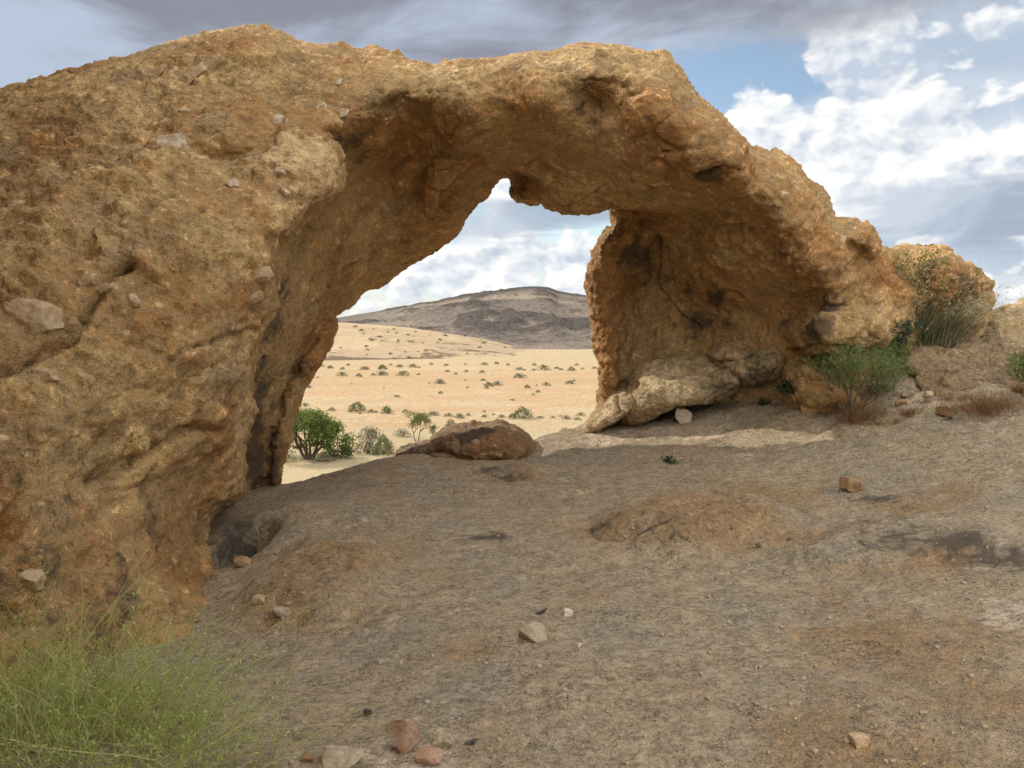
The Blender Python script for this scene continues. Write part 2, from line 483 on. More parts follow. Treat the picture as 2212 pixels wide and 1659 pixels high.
# ------------------------------------------------------------------ the arch
SKY_LINE = [(-1000, 560), (-700, 400), (-300, 275), (0, 200), (60, 188), (130, 160), (240, 135), (330, 106), (400, 92), (450, 73), (530, 62), (580, 70), (650, 96), (740, 107),
            (790, 117), (815, 107), (835, 118), (880, 132), (935, 145), (1000, 131), (1060, 129), (1130, 115), (1190, 119), (1245, 102), (1275, 93), (1330, 104), (1390, 121), (1440, 124),
            (1463, 150), (1490, 190), (1530, 230), (1580, 278), (1608, 300), (1622, 325)]
near_mass = Slab(
    [(-1000, 700), (-700, 610), (-300, 520), (0, 462), (60, 437), (150, 382), (190, 352), (270, 332), (315, 322), (345, 304), (372, 300), (400, 318), (450, 345), (500, 350), (545, 326),
     (588, 305), (592, 270), (630, 250), (690, 236), (735, 245), (768, 272), (752, 292), (715, 296), (738, 322), (745, 350), (736, 412), (700, 444), (665, 466), (642, 500), (611, 540),
     (604, 595), (592, 620), (588, 675), (566, 710), (550, 760), (536, 830), (538, 890), (531, 955), (531, 1005), (528, 1058), (514, 1082), (484, 1098), (462, 1125), (450, 1170),
     (455, 1215), (464, 1255), (468, 1310), (484, 1400), (530, 1480), (600, 1560), (640, 1900), (-1000, 1900)],
    [(-900, 700, 5.6), (-900, 1300, 4.2), (-300, 600, 5.3), (-300, 1400, 3.6), (0, 1500, 3.5), (0, 1600, 3.3), (0, 1250, 3.95), (0, 1000, 4.25), (0, 750, 4.65), (0, 480, 5.4), (200, 370, 6.0), (370, 320, 6.4), (250, 520, 5.5), (250, 700, 5.15),
     (250, 1000, 4.9), (300, 1250, 4.6), (300, 1500, 4.1), (470, 1400, 4.6), (455, 1280, 5.2), (440, 1160, 5.6), (520, 1050, 6.3), (480, 940, 5.75), (450, 1010, 5.85), (530, 900, 6.2), (480, 760, 5.75), (540, 680, 6.0), (600, 560, 6.2), (520, 480, 5.95),
     (700, 420, 6.6), (660, 360, 6.5), (740, 340, 6.9), (650, 290, 7.0), (730, 260, 7.4), (480, 370, 6.6), (420, 420, 6.15)],
    3.2, .10, .07, .18, 1)
upper = Slab(
    SKY_LINE + [(1640, 380), (1656, 450), (1640, 462), (1560, 456), (1450, 452), (1360, 452), (1318, 450), (1300, 456), (1270, 466), (1232, 467), (1190, 455), (1168, 432), (1150, 395), (1105, 382), (1088, 382),
                (1070, 402), (1048, 430), (1018, 462), (1000, 490), (982, 515), (940, 540), (880, 575), (820, 620), (776, 636), (774, 648), (755, 664), (720, 685), (728, 712), (714, 742), (690, 790), (660, 832),
                (640, 880), (620, 950), (606, 1010), (609, 1040), (600, 1060), (590, 1200), (560, 1500), (-1000, 1500)],
    [(-900, 700, 7.0), (-700, 450, 7.6), (-300, 330, 7.8), (0, 250, 7.9), (0, 430, 6.9), (200, 330, 7.2), (300, 200, 8.1), (370, 290, 7.3), (480, 340, 7.3), (550, 70, 9.0), (450, 150, 8.3), (600, 180, 8.1), (520, 290, 7.2), (750, 115, 8.7), (700, 230, 7.6),
     (815, 120, 8.5), (850, 200, 7.75), (935, 150, 8.1), (945, 190, 7.65), (790, 270, 7.75), (860, 270, 8.25), (780, 340, 8.35), (830, 360, 8.75), (930, 300, 8.5), (900, 430, 9.15), (990, 300, 7.95), (1010, 250, 7.7), (1000, 400, 8.8), (1000, 480, 9.5), (1070, 390, 9.5), (1090, 320, 8.5),
     (760, 500, 8.8), (660, 520, 8.0), (770, 640, 9.5), (640, 640, 8.0), (700, 620, 8.7), (730, 700, 9.3), (590, 780, 8.1), (620, 800, 8.6), (660, 810, 9.1), (570, 950, 8.35), (620, 940, 8.8), (560, 1100, 8.3),
     (1060, 150, 7.9), (1150, 140, 7.7), (1150, 220, 7.65), (1275, 100, 8.3), (1275, 150, 7.55), (1285, 225, 7.88), (1210, 260, 7.75), (1180, 330, 8.3), (1160, 400, 9.2), (1240, 460, 9.0), (1250, 370, 8.25), (1350, 180, 7.4), (1400, 250, 7.3), (1440, 140, 7.5), (1460, 170, 7.5),
     (1340, 300, 7.65), (1440, 310, 7.35), (1560, 280, 7.5), (1500, 340, 7.3), (1620, 350, 7.3), (1500, 385, 7.6), (1400, 400, 8.0), (1300, 440, 8.8), (1430, 445, 8.6), (1560, 445, 8.1), (1645, 420, 7.5)],
    2.7, .12, .12, .20, 5,
    [(-900, 500, 11), (0, 300, 11), (550, 80, 11.3), (300, 600, 10.6), (1000, 150, 10.4), (1275, 100, 10.3), (1600, 300, 10.0), (1640, 450, 9.6), (770, 640, 9.9), (1000, 480, 9.95), (1080, 390, 9.95), (600, 1040, 9.0), (650, 850, 9.5), (720, 700, 9.75), (1250, 460, 9.9), (800, 300, 10.6)])
flange = Slab([(600, 1062), (609, 1040), (606, 1010), (620, 950), (640, 880), (660, 832), (690, 790), (714, 742), (731, 712), (722, 686), (700, 690), (668, 735), (640, 790), (615, 850), (592, 930), (578, 1000), (572, 1100), (600, 1130)],
              [(715, 710, 8.85), (660, 800, 8.65), (625, 880, 8.5), (600, 1000, 8.3), (590, 1080, 8.2)], .9, .10, .06, .12, 23)
knob = Slab([(1100, 340), (1108, 362), (1090, 366), (1104, 385), (1112, 402), (1104, 420), (1122, 436), (1145, 438), (1164, 441), (1170, 425), (1210, 400), (1210, 340)], [(1140, 400, 9.35)] * 3, .8, .12, .10)
right_wall = Slab(
    [(1310, 420), (1318, 455), (1322, 472), (1330, 490), (1312, 508), (1296, 530), (1280, 560), (1268, 600), (1266, 630), (1273, 660), (1280, 695), (1290, 740), (1297, 785), (1300, 830), (1297, 890), (1290, 1200), (2120, 1200), (2120, 760),
     (2134, 690), (2138, 612), (2110, 590), (2062, 556), (2040, 536), (2010, 528), (1962, 530), (1925, 536), (1897, 536), (1893, 505), (1880, 494), (1840, 482), (1800, 480), (1788, 462), (1782, 430), (1760, 400), (1740, 378), (1700, 345),
     (1680, 334), (1640, 322), (1600, 318), (1500, 330)],
    [(1300, 560, 9.9), (1300, 700, 9.9), (1310, 860, 9.8), (1360, 700, 10.05), (1360, 830, 9.95), (1330, 470, 9.4), (1440, 700, 9.85), (1440, 600, 9.8), (1440, 520, 9.45), (1400, 470, 9.2), (1530, 460, 8.75), (1540, 540, 9.05), (1560, 620, 9.35), (1580, 670, 9.45), (1600, 720, 9.4), (1520, 760, 9.7),
     (1650, 480, 8.15), (1650, 560, 8.6), (1700, 640, 8.8), (1655, 420, 7.75), (1680, 360, 8.3), (1740, 420, 8.3), (1700, 480, 7.95), (1760, 520, 8.1), (1780, 600, 8.2), (1760, 680, 8.6), (1840, 500, 8.9), (1840, 560, 8.5), (1830, 640, 8.5), (1900, 560, 9.3), (1920, 640, 8.9), (1950, 720, 8.9),
     (2000, 550, 10.0), (2010, 620, 9.3), (2100, 620, 10.0), (2090, 700, 9.8), (1700, 800, 9.0), (2000, 1100, 8.9), (1400, 1100, 9.9)],
    1.75, .14, .12, .20, 9,
    [(1300, 700, 11.2), (1500, 600, 11.0), (1600, 350, 10.2), (1700, 400, 9.9), (1800, 550, 9.75), (1950, 600, 10.0), (2050, 600, 10.7), (2110, 650, 10.7), (1900, 700, 9.8), (1300, 1000, 11.2), (2000, 900, 10.2)])
rib = Slab([(1322, 440), (1330, 490), (1312, 508), (1296, 530), (1280, 560), (1268, 600), (1266, 630), (1273, 660), (1280, 695), (1290, 740), (1297, 785), (1300, 830), (1297, 890), (1290, 1100), (1340, 1100), (1342, 840), (1338, 750),
            (1348, 700), (1352, 645), (1362, 622), (1415, 616), (1424, 560), (1418, 512), (1400, 470), (1440, 440)],
           [(1290, 600, 9.35), (1340, 520, 9.3), (1400, 540, 9.5), (1300, 800, 9.35), (1340, 700, 9.55), (1420, 450, 9.0)], 1.2, .14, .12, .15, 12)
lump = Slab([(1668, 722), (1694, 692), (1720, 680), (1755, 668), (1830, 660), (1900, 668), (1935, 690), (1925, 735), (1905, 750), (1850, 765), (1800, 768), (1764, 770), (1706, 794), (1680, 770), (1690, 900), (1930, 900)],
            [(1690, 720, 8.9), (1760, 700, 8.2), (1880, 700, 8.2), (1780, 780, 8.15), (1900, 790, 8.3)], 2.0, .12, .06, .22, 15)
cap_stone = Slab([(1788, 470), (1800, 480), (1840, 478), (1882, 490), (1897, 515), (1900, 545), (1885, 560), (1850, 555), (1812, 540), (1790, 520)], [(1840, 520, 8.4)] * 3, 1.6, .2, .15)
right_block = Slab([(1935, 540), (1990, 530), (2050, 552), (2110, 590), (2140, 612), (2136, 690), (2120, 800), (2020, 800), (1990, 700), (2000, 620)], [(1990, 600, 9.3), (2030, 640, 9.0), (2060, 600, 9.0), (2100, 660, 9.2), (2080, 760, 9.2), (1980, 550, 9.6)], 1.1, .12, .06, .22, 19)
hollow_c = P(1282, 238, 7.35)

def arch_sdf(p):
    X, Y = project(p)
    d = smin(near_mass(p, X, Y), upper(p, X, Y), .07)
    r = smin(right_wall(p, X, Y), rib(p, X, Y), .05)
    r = smin(r, lump(p, X, Y), .06); r = smin(r, cap_stone(p, X, Y), .07); r = smin(r, right_block(p, X, Y), .06)
    d = smin(d, r, .04)
    d = smin(d, knob(p, X, Y), .06); d = smin(d, flange(p, X, Y), .05)
    # unseen cliff added left of the frame to shade the foreground; notch lets sun through
    top = p[:, 2] - (6.5 + 2.2 * sstep(p[:, 1], 6.4, 8.2) + 1.3 * sstep(p[:, 1], 9.9, 10.6) + .2 * np.sin(p[:, 1] * 1.7 + 1.0) + .2 * np.sin(p[:, 0] * 2.3) - 2.6 * np.exp(-((p[:, 1] - 9.25) / .36) ** 2))
    side = (p[:, 0] + .6175 * p[:, 1] + .35) * .85
    cl = smax(smax(top * .8, side, .4), smax(.4 - p[:, 1], p[:, 1] - 12.8, .4), .4)
    return smin(d, cl, .15)

lap('maps')
AV, AF = surface_nets(arch_sdf, (-8.8, 0.2, -1.3), (6.6, 13.2, 10.6), .078)
AV = relax(AV, AF, 1, .6)
AV, AF = subdivide(AV, AF)
AV = project_to(arch_sdf, AV, AF, 2)
AV = relax(AV, AF, 1, .35)
AN = vnormals(AV, AF)
lap('nets %d' % len(AV))
probe = mesh_obj("probe", AV, AF, M_ARCH)

# cracks: lines drawn on the surface, cut in as grooves
bpy.context.view_layer.update()
DG = bpy.context.evaluated_depsgraph_get()
def ray(o, X, Y):
    t = P(X, Y, 10.0) - EYE
    ok, loc, nor, _ = o.ray_cast(Vector(EYE) - o.location, Vector(t).normalized(), depsgraph=DG)
    return (np.array(loc) + np.array(o.location), np.array(nor)) if ok else (None, None)
def line_on(o, pts, step=14):
    out = []
    for (x0, y0), (x1, y1) in zip(pts[:-1], pts[1:]):
        n = max(2, int(math.hypot(x1 - x0, y1 - y0) / step))
        for i in range(n):
            t = i / n
            q, _ = ray(o, x0 + (x1 - x0) * t, y0 + (y1 - y0) * t)
            if q is not None: out.append(q)
    return np.array(out)
def near_line(v, line, r):
    """distance of each vertex to a polyline, only worked out within r"""
    d = np.full(len(v), 9.0, np.float32)
    lo, hi = line.min(0) - r, line.max(0) + r
    idx = np.where(((v > lo) & (v < hi)).all(1))[0]
    for a, b in zip(line[:-1], line[1:]):
        e = b - a; L = e @ e
        if L > .25 or L < 1e-8: continue
        sub = idx[(np.abs(v[idx] - (a + b) * .5) < r + math.sqrt(L)).all(1)]
        q = v[sub] - a; t = np.clip(q @ e / L, 0, 1)
        d[sub] = np.minimum(d[sub], np.linalg.norm(q - t[:, None] * e, axis=1))
    return d
CRACKS = [([(-60, 830), (0, 800), (60, 775), (97, 760), (120, 742), (152, 735), (178, 690), (205, 640), (240, 590), (290, 560)], .05, .12),
          ([(200, 1040), (260, 1005), (330, 985), (380, 945), (417, 927), (465, 930), (500, 945)], .055, .10),
          ([(370, 780), (400, 755), (450, 742), (505, 722), (560, 705)], .03, .05), ([(330, 860), (420, 800), (500, 780)], .02, .03),
          ([(600, 730), (640, 690), (700, 640), (720, 600), (770, 570), (800, 550), (850, 525)], .035, .05),
          ([(1500, 381), (1530, 376), (1562, 362)], .05, .10), ([(1562, 362), (1620, 372), (1650, 400)], .03, .04), ([(1225, 445), (1262, 428), (1300, 405), (1316, 402)], .03, .045),
          ([(1420, 508), (1422, 560), (1418, 616), (1440, 640), (1470, 680), (1523, 718)], .035, .05), ([(1545, 650), (1560, 628), (1590, 632), (1615, 655)], .04, .06),
          ([(1430, 330), (1480, 322), (1530, 310), (1590, 295)], .025, .03), ([(1540, 490), (1560, 480), (1600, 490), (1612, 475)], .025, .04),
          ([(1700, 760), (1760, 752), (1800, 748), (1850, 752)], .04, .07), ([(1865, 690), (1880, 728), (1910, 735)], .025, .03), ([(1210, 170), (1280, 172), (1330, 190)], .02, .02)]
crack_lines = [(line_on(probe, pts), w, dp) for pts, w, dp in CRACKS]
DARK_SPOTS = [(548, 820, .35, .8), (552, 900, .35, .9), (545, 980, .35, 1.0), (560, 1040, .3, .9), (575, 830, .3, .7), (565, 930, .3, .8), (575, 720, .35, .6), (2080, 620, .5, .6), (2000, 580, .4, .5), (610, 620, .35, .6), (760, 300, .35, .7), (780, 340, .3, .5), (1110, 310, .3, .35), (1385, 560, .42, .8), (1400, 590, .3, .8), (1475, 625, .3, .6), (1555, 645, .28, .8), (1500, 690, .35, .65), (1560, 700, .3, .55), (1600, 640, .2, .3), (1450, 660, .25, .5),  # first spots, along the inner wall: stain, deepened to paint in its shade
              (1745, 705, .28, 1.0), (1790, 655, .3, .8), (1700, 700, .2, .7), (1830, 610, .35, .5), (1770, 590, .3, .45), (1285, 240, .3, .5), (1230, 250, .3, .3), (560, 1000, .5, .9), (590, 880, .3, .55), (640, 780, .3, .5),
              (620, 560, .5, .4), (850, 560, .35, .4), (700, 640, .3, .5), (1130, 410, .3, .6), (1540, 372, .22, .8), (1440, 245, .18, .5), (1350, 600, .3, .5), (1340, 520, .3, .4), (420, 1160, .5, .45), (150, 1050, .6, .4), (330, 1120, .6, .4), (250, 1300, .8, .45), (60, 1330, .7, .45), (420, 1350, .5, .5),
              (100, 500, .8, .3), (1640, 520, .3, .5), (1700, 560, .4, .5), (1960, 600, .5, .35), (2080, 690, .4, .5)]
RUST_SPOTS = [(600, 1000, .3, 1.4), (640, 880, .3, 1.3), (690, 770, .3, 1.2), (720, 705, .25, 1.2), (1300, 640, .5, 1.1), (1310, 780, .5, 1.2), (1350, 560, .5, .9), (1380, 470, .4, .8), (1440, 300, .7, .6), (500, 900, .7, .6), (400, 1150, .8, .5), (250, 1280, .8, .4), (600, 980, .6, .7), (700, 760, .6, .6), (850, 300, .8, .5),
              (1450, 590, .4, .6), (1600, 400, .5, .6), (1760, 560, .6, .5), (1900, 580, .7, .7), (2080, 640, .7, .8), (970, 520, .5, .5), (450, 700, .6, .4), (1140, 400, .4, .6)]
PALE_SPOTS = [(660, 330, .8, .7), (640, 440, .6, .6), (560, 560, .6, .5), (1250, 400, .9, .6), (1420, 410, .7, .5), (1600, 560, .7, .6), (870, 450, .8, .4), (1350, 200, .7, .4), (400, 160, .8, .5), (1200, 140, .8, .5), (1880, 740, .5, .5), (1720, 400, .5, .5), (420, 350, .6, .3), (980, 200, .6, .5)]
WARP = {}
def spots(o, v, lst):
    a = np.zeros(len(v), np.float32)
    key = (len(v), float(v[0, 0]), float(v[-1, 1]))
    if key not in WARP:
        WARP.clear(); WARP[key] = (v + .24 * np.stack([fbm(v, 2.1, 2, .6, 301), fbm(v, 2.1, 2, .6, 305), fbm(v, 2.1, 2, .6, 309)], 1)).astype(np.float32)
    v = WARP[key]
    for X, Y, r, s in lst:
        q, _ = ray(o, X, Y)
        if q is None: continue
        i = np.where((np.abs(v - q) < 2 * r).all(1))[0]
        d2 = ((v[i] - q) ** 2).sum(1) / (r * r)
        a[i] = np.maximum(a[i], s * np.exp(-d2 * 1.6))
    return a
NODULES = [(372, 316, .105, 0), (318, 330, .05, 0), (190, 608, .06, 1), (78, 690, .15, 1), (98, 815, .075, 1), (285, 652, .06, 1), (610, 371, .05, 0), (562, 592, .085, 1), (548, 640, .06, 1), (733, 178, .045, 0), (694, 232, .05, 0), (742, 246, .05, 0),
           (500, 400, .055, 0), (600, 262, .06, 0), (232, 622, .035, 1), (125, 395, .09, 1), (455, 150, .10, 2), (425, 165, .10, 2), (448, 205, .07, 2), (345, 158, .07, 2), (1690, 420, .05, 0), (400, 250, .07, 1), (620, 418, .035, 0), (840, 120, .05, 1), (60, 1255, .09, 1), (1815, 520, .06, 1)]
nod_hits = [(ray(probe, X, Y), r, k) for X, Y, r, k in NODULES]
plant_spot = [ray(probe, 2015, 660)]

# the finest level only where the rock can be looked at from about here; the far side stays one level coarser
fc = AV[AF].mean(1); fn_ = AN[AF].mean(1); tv = fc - EYE
near_side = ((fn_ * tv).sum(1) < .35 * np.linalg.norm(tv, axis=1)) & (np.abs(fc[:, 0]) < .6175 * fc[:, 1] + 1.0) & (fc[:, 2] > -.6)
CF = AF[~near_side]
def compact(v, f):
    u, inv = np.unique(f, return_inverse=True); return v[u], inv.reshape(f.shape), u
NAll = AN
FV, FF, _ = compact(AV, AF[near_side]); FV, FF = subdivide(FV, FF)
CV, CF, cu = compact(AV, CF)
FN = vnormals(FV, FF)
AV = np.concatenate([FV, CV]); AF = np.concatenate([FF, CF + len(FV)]); AN = np.concatenate([FN, NAll[cu]])
lap('fine %d' % len(AV))
up = AN[:, 2]
ru = .62 + .45 * np.clip(up * 1.1 + .45, 0, 1)                        # tops are lumpier than the scoured undersides
ru = ru * (1 + .5 * np.clip(fbm(AV, .5, 2, .5, 31) * 2, -.7, 1))
disp = .045 * fbm(AV, 1.3, 3, .5, 40) + ru * (.060 * fbm(AV, 2.9, 3, .5, 50) + .022 * ridged(AV * np.array([1, 1, 1.5]), 4.6, 3, .55, 60) - .014 + .020 * fbm(AV, 9., 2, .6, 66) + .016 * fbm(AV, 19., 3, .65, 70) - .018 * np.abs(perlin(AV * 13., 77)))
nf = len(FV)
BED = np.array([[.80, .0, .60], [0, 1, 0], [-.60, .0, .80]])          # the bedding dips from upper right to lower left
pf = (AV[:nf] + .12 * np.stack([perlin(AV[:nf] * 2.2, 401), perlin(AV[:nf] * 2.2, 402), perlin(AV[:nf] * 2.2, 403)], 1)) @ BED.T
d1, d2, rn = worley(pf * np.array([1.9, 2.2, 3.6]), 5)
e1, e2, rn2 = worley(pf * np.array([5.5, 6.0, 8.0]), 9)
w1 = sstep(fbm(AV[:nf], .7, 3, .5, 410), -.25, .2); w2 = sstep(fbm(AV[:nf], 1.1, 3, .5, 420), -.15, .25)
disp[:nf] += w1 * ((rn - .5) * .085 * sstep(d2 - d1, .0, .22) - .018 * (1 - sstep(d2 - d1, .0, .06)))
disp[:nf] += w2 * ((rn2 - .5) * .036 * sstep(e2 - e1, .0, .25) - .010 * (1 - sstep(e2 - e1, .0, .08)))
seam = np.zeros(len(AV), np.float32); seam[:nf] = np.maximum(w1 * (1 - sstep(d2 - d1, .0, .05)) * sstep(rn, .35, .6), .6 * w2 * (1 - sstep(e2 - e1, .0, .07)) * sstep(rn2, .4, .7))
tint = np.full(len(AV), .5, np.float32); tint[:nf] = .5 + (rn - .5) * w1 * .8 + (rn2 - .5) * w2 * .7
lap('facets')
kn = np.clip(perlin(AV * 4.6, 90) - .24, 0, 1) * .22 * np.clip(ru, 0, 1.3) * sstep(fbm(AV, .8, 2, .5, 95), -.1, .25)
disp = disp + kn
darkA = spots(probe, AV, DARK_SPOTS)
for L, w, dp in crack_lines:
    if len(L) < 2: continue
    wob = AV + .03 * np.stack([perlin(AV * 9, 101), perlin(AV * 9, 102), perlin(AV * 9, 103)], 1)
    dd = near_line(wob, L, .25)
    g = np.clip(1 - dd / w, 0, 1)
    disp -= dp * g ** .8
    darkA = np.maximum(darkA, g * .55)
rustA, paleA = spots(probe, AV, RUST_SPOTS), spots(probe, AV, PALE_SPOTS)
AV = AV + AN * disp[:, None]
bpy.data.objects.remove(probe)
arch = empty("rock_arch", (-1.0, 7.5, -.2), "huge tan natural rock arch with a wide lopsided opening, standing on the stone slab", "rock arch")
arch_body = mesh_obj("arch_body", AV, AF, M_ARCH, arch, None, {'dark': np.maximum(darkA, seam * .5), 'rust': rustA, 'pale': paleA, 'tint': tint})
arch_body.location = -np.array(arch.location)
lap("arch %d" % len(AV))

# ------------------------------------------------------------------ stones
def ico(sub):
    import bmesh
    bm = bmesh.new(); bmesh.ops.create_icosphere(bm, subdivisions=sub, radius=1)
    v = np.array([q.co[:] for q in bm.verts]); f = np.array([[q.index for q in p.verts] for p in bm.faces]); bm.free()
    return v, f
ICO3, ICO4, ICO2 = ico(3), ico(4), ico(2)
def stone_geo(seed, size, cuts=7, rough=.08, geo=None, keep=.62):
    r = np.random.default_rng(seed); v, f = geo or ICO4; v = v.copy()
    box = [np.eye(3)[k] * sg for k in range(3) for sg in (1, -1)]
    for q_ in range(cuts + 6):
        n = r.normal(size=3) if q_ >= 6 else box[q_] + r.normal(size=3) * .22
        n /= np.linalg.norm(n); o = r.uniform(keep * .78, .86) if q_ >= 6 else r.uniform(.52, .74)
        v -= n * np.maximum(v @ n - o, 0)[:, None] * .99
    nn = v / np.linalg.norm(v, axis=1)[:, None]
    v = v + nn * (rough * fbm(v + seed, 1.6, 4, .55, seed % 50))[:, None]
    v /= np.abs(v).max(0)
    return v * np.array(size), f

def quartz_mat(name, a, b):
    m, T = new_mat(name); p = T.pos()
    n = T.noise(p, 14, 5, .6); n2 = T.noise(p, 60, 3, .6)
    col = T.mix(n.ss(.40, .62), a, b); v = (n2 - .5) * .8 + 1.0
    col = T.mix(1.0, col, T.vec(v, v, v), 'MULTIPLY')
    T.finish(col, .55, n * .8 + n2 * .4, .02, .4)
    return m
M_QUARTZ = quartz_mat("white_quartz", (.64, .55, .43), (.52, .39, .25))
M_FELD = quartz_mat("pinkish_feldspar", (.50, .37, .225), (.42, .27, .14))
M_PINK = quartz_mat("pink_stone", (.42, .29, .20), (.36, .20, .115))
M_BROWN = quartz_mat("brown_stone", (.34, .22, .11), (.24, .12, .05))
M_BLACK = quartz_mat("dark_chip", (.05, .045, .045), (.09, .07, .06))
M_PALE = quartz_mat("pale_stone", (.42, .34, .24), (.34, .25, .15))
NOD_MATS = [M_QUARTZ, M_FELD, M_FELD]
for i, ((q, n), r, k) in enumerate(nod_hits):
    if q is None: continue
    sz = (r, r * .8, r * .8) if k < 2 else (r * .5, r * .5, r * 1.7)
    v, f = stone_geo(200 + i, sz, 5, .16, ICO4)
    if k == 2:
        a = R(-40); v = v @ np.array([[math.cos(a), 0, -math.sin(a)], [0, 1, 0], [math.sin(a), 0, math.cos(a)]]).T
    mesh_obj("quartz_nodule", v + q + n * r * (.12 if i else .25), f, NOD_MATS[k], arch, q)

# ------------------------------------------------------------------ the stone slab under foot
Gp = [(0, 1659, 2.75), (560, 1659, 2.85), (1106, 1659, 2.95), (1700, 1659, 2.85), (2212, 1659, 2.7), (470, 1400, 4.3), (1100, 1350, 4.3), (1700, 1350, 4.2), (2150, 1330, 3.95),
      (800, 1200, 5.6), (1100, 1150, 6.15), (1600, 1180, 5.6), (2150, 1150, 5.0), (640, 1130, 6.5), (700, 1090, 7.0), (1000, 1060, 7.4), (1400, 1045, 7.3), (1840, 1050, 6.6), (2200, 1000, 6.0),
      (570, 1066, 8.0), (690, 1050, 8.2), (760, 1024, 8.35), (850, 994, 8.5), (1000, 985, 8.7), (1150, 972, 9.0), (1250, 940, 9.3), (1500, 932, 8.9), (1500, 902, 9.35), (1830, 905, 8.2), (2150, 905, 7.2), (1700, 850, 9.2), (2000, 800, 8.8), (2200, 850, 7.7), (1900, 790, 9.2)]
gpts, gz = [], []
for X, Y, d in Gp:
    q = P(X, Y, d); gpts.append(q[:2]); gz.append(q[2])
for x, y, z in [(-5, 4, 0), (-5, 9, -.3), (-3, 6.3, -.25), (0, 0, 0), (4, 0, .2), (-4, 0, 0), (0, -6, -.2), (7, 5, .8), (7.5, 9, .75), (6.2, 10.5, .6), (5, 2, .5), (-8, 2, -.3), (0, 11.5, .2), (3, 11.5, .7)]:
    gpts.append((x, y)); gz.append(z)
sill_x = [P(X, Y, d)[0] for X, Y, d in ((400, 1062, 8.5), (570, 1062, 8.05), (690, 1046, 8.25), (760, 1020, 8.4), (850, 990, 8.55), (1000, 985, 8.8), (1150, 970, 9.05), (1250, 936, 9.35))] + [1.2, 2.0, 8.0]
sill_y = [8.7, 8.05, 8.25, 8.4, 8.55, 8.95, 9.05, 9.35, 10.3, 11.5, 11.5]
MOUND = P(1500, 1095, 6.15); MOUND2 = P(1950, 1130, 5.2); PIT = P(520, 1200, 6.15); LEDGE = P(1100, 1010, 8.1)
BASE_Z = -10.35
def ground_h(x, y):
    h = tps(gpts, gz, x, y, 3e-5, .5).astype(float)
    q = np.c_[x.ravel(), y.ravel(), np.zeros(x.size)]
    h = h + (.05 * fbm(q, .55, 3, .5, 120)).reshape(x.shape)
    def mound(c, rx, ry, hh, sharp, seed):
        w = (.35 * fbm(q, 1.3, 3, .5, seed)).reshape(x.shape)
        r = np.sqrt(((x - c[0]) / rx) ** 2 + ((y - c[1]) / ry) ** 2) + w
        return hh * sstep(r, 1.0, 1.0 - sharp)
    h += mound(MOUND, .85, .75, .15, .45, 130) + mound(P(690, 1250, 5.2), .55, .95, .13, .6, 139) + mound(MOUND2, .8, .5, .06, .4, 133) + mound(LEDGE, .7, .25, .07, .5, 136)
    # the hollow beside the foot of the arch: an undercut step
    wz = (.05 * fbm(q, 3.0, 3, .5, 140)).reshape(x.shape)
    px, py = x - PIT[0] + wz, y - PIT[1] + wz
    r = np.sqrt((px / .25) ** 2 + (np.where(py > 0, py / .36, py / .45)) ** 2)
    h += .10 * np.exp(-(((x - PIT[0] - .25) / .55) ** 2 + ((y - PIT[1] - .55) / .30) ** 2)) + .05 * np.exp(-(((x - PIT[0] - .42) / .22) ** 2 + ((y - PIT[1] + .05) / .4) ** 2))
    h -= .40 * sstep(r, 1.08, .84)
    ys = np.interp(x, sill_x, sill_y) + .25 + wz
    drop = np.maximum(y - ys, 0); h -= np.where(drop < .5, drop ** 2 * 1.3, .325 + (drop - .5) * 1.3)
    for dd in (np.maximum(-x - 8.5, 0), np.maximum(x - 9.5, 0), np.maximum(-y - 6, 0)): h -= dd * .9
    return np.maximum(h, BASE_Z - .8)
def axis(parts):
    return np.unique(np.round(np.concatenate([np.arange(a, b, s) for a, b, s in parts]), 4))
xs = axis([(-30, -8, .6), (-8, -3.2, .12), (-3.2, 5.6, .024), (5.6, 9, .1), (9, 30, .6)])
ys_ = axis([(-24, -4, .6), (-4, 1.8, .12), (1.8, 9.6, .024), (9.6, 13, .1), (13, 26, .6)])
gxx, gyy = np.meshgrid(xs, ys_)
hz = ground_h(gxx, gyy)
GV = np.c_[gxx.ravel(), gyy.ravel(), hz.ravel()]
ny, nx = gxx.shape
ii = (np.arange(ny - 1)[:, None] * nx + np.arange(nx - 1)[None]).ravel()
GF = np.c_[ii, ii + 1, ii + 1 + nx, ii + nx]
GN = vnormals(GV, GF)
rg = np.clip(.35 + 1.3 * fbm(GV, .7, 3, .5, 150), .12, 1.2)
md = np.exp(-(((GV[:, 0] - MOUND[0]) / .9) ** 2 + ((GV[:, 1] - MOUND[1]) / .7) ** 2)) + 1.2 * np.exp(-(((GV[:, 0] - P(680, 1280, 4.9)[0]) / .5) ** 2 + ((GV[:, 1] - 4.9) / .8) ** 2))
rg = rg + md * .9
gd = rg * (.026 * fbm(GV, 4.5, 3, .55, 160) + .016 * ridged(GV, 9., 2, .5, 165) - .008) + .006 * fbm(GV, 22, 3, .6, 170)
g1, g2, gn = worley((GV + .15 * np.stack([perlin(GV * 1.6, 1), perlin(GV * 1.6, 2), perlin(GV * 1.6, 3)], 1)) * np.array([2.6, 3.2, 3.0]), 21)
gd = gd + np.clip(rg, 0, 1.3) * ((gn - .5) * .034 * sstep(g2 - g1, 0, .3) - .006 * (1 - sstep(g2 - g1, 0, .06)))
GV = GV + GN * gd[:, None]
M_PROBE = M_SLAB
slab = mesh_obj("stone_slab", GV, GF, M_SLAB)
tag(slab, "broad sloping slab of weathered grey tan rock under the arch", "rock ground", None, "structure")
bpy.context.view_layer.update(); DG = bpy.context.evaluated_depsgraph_get()
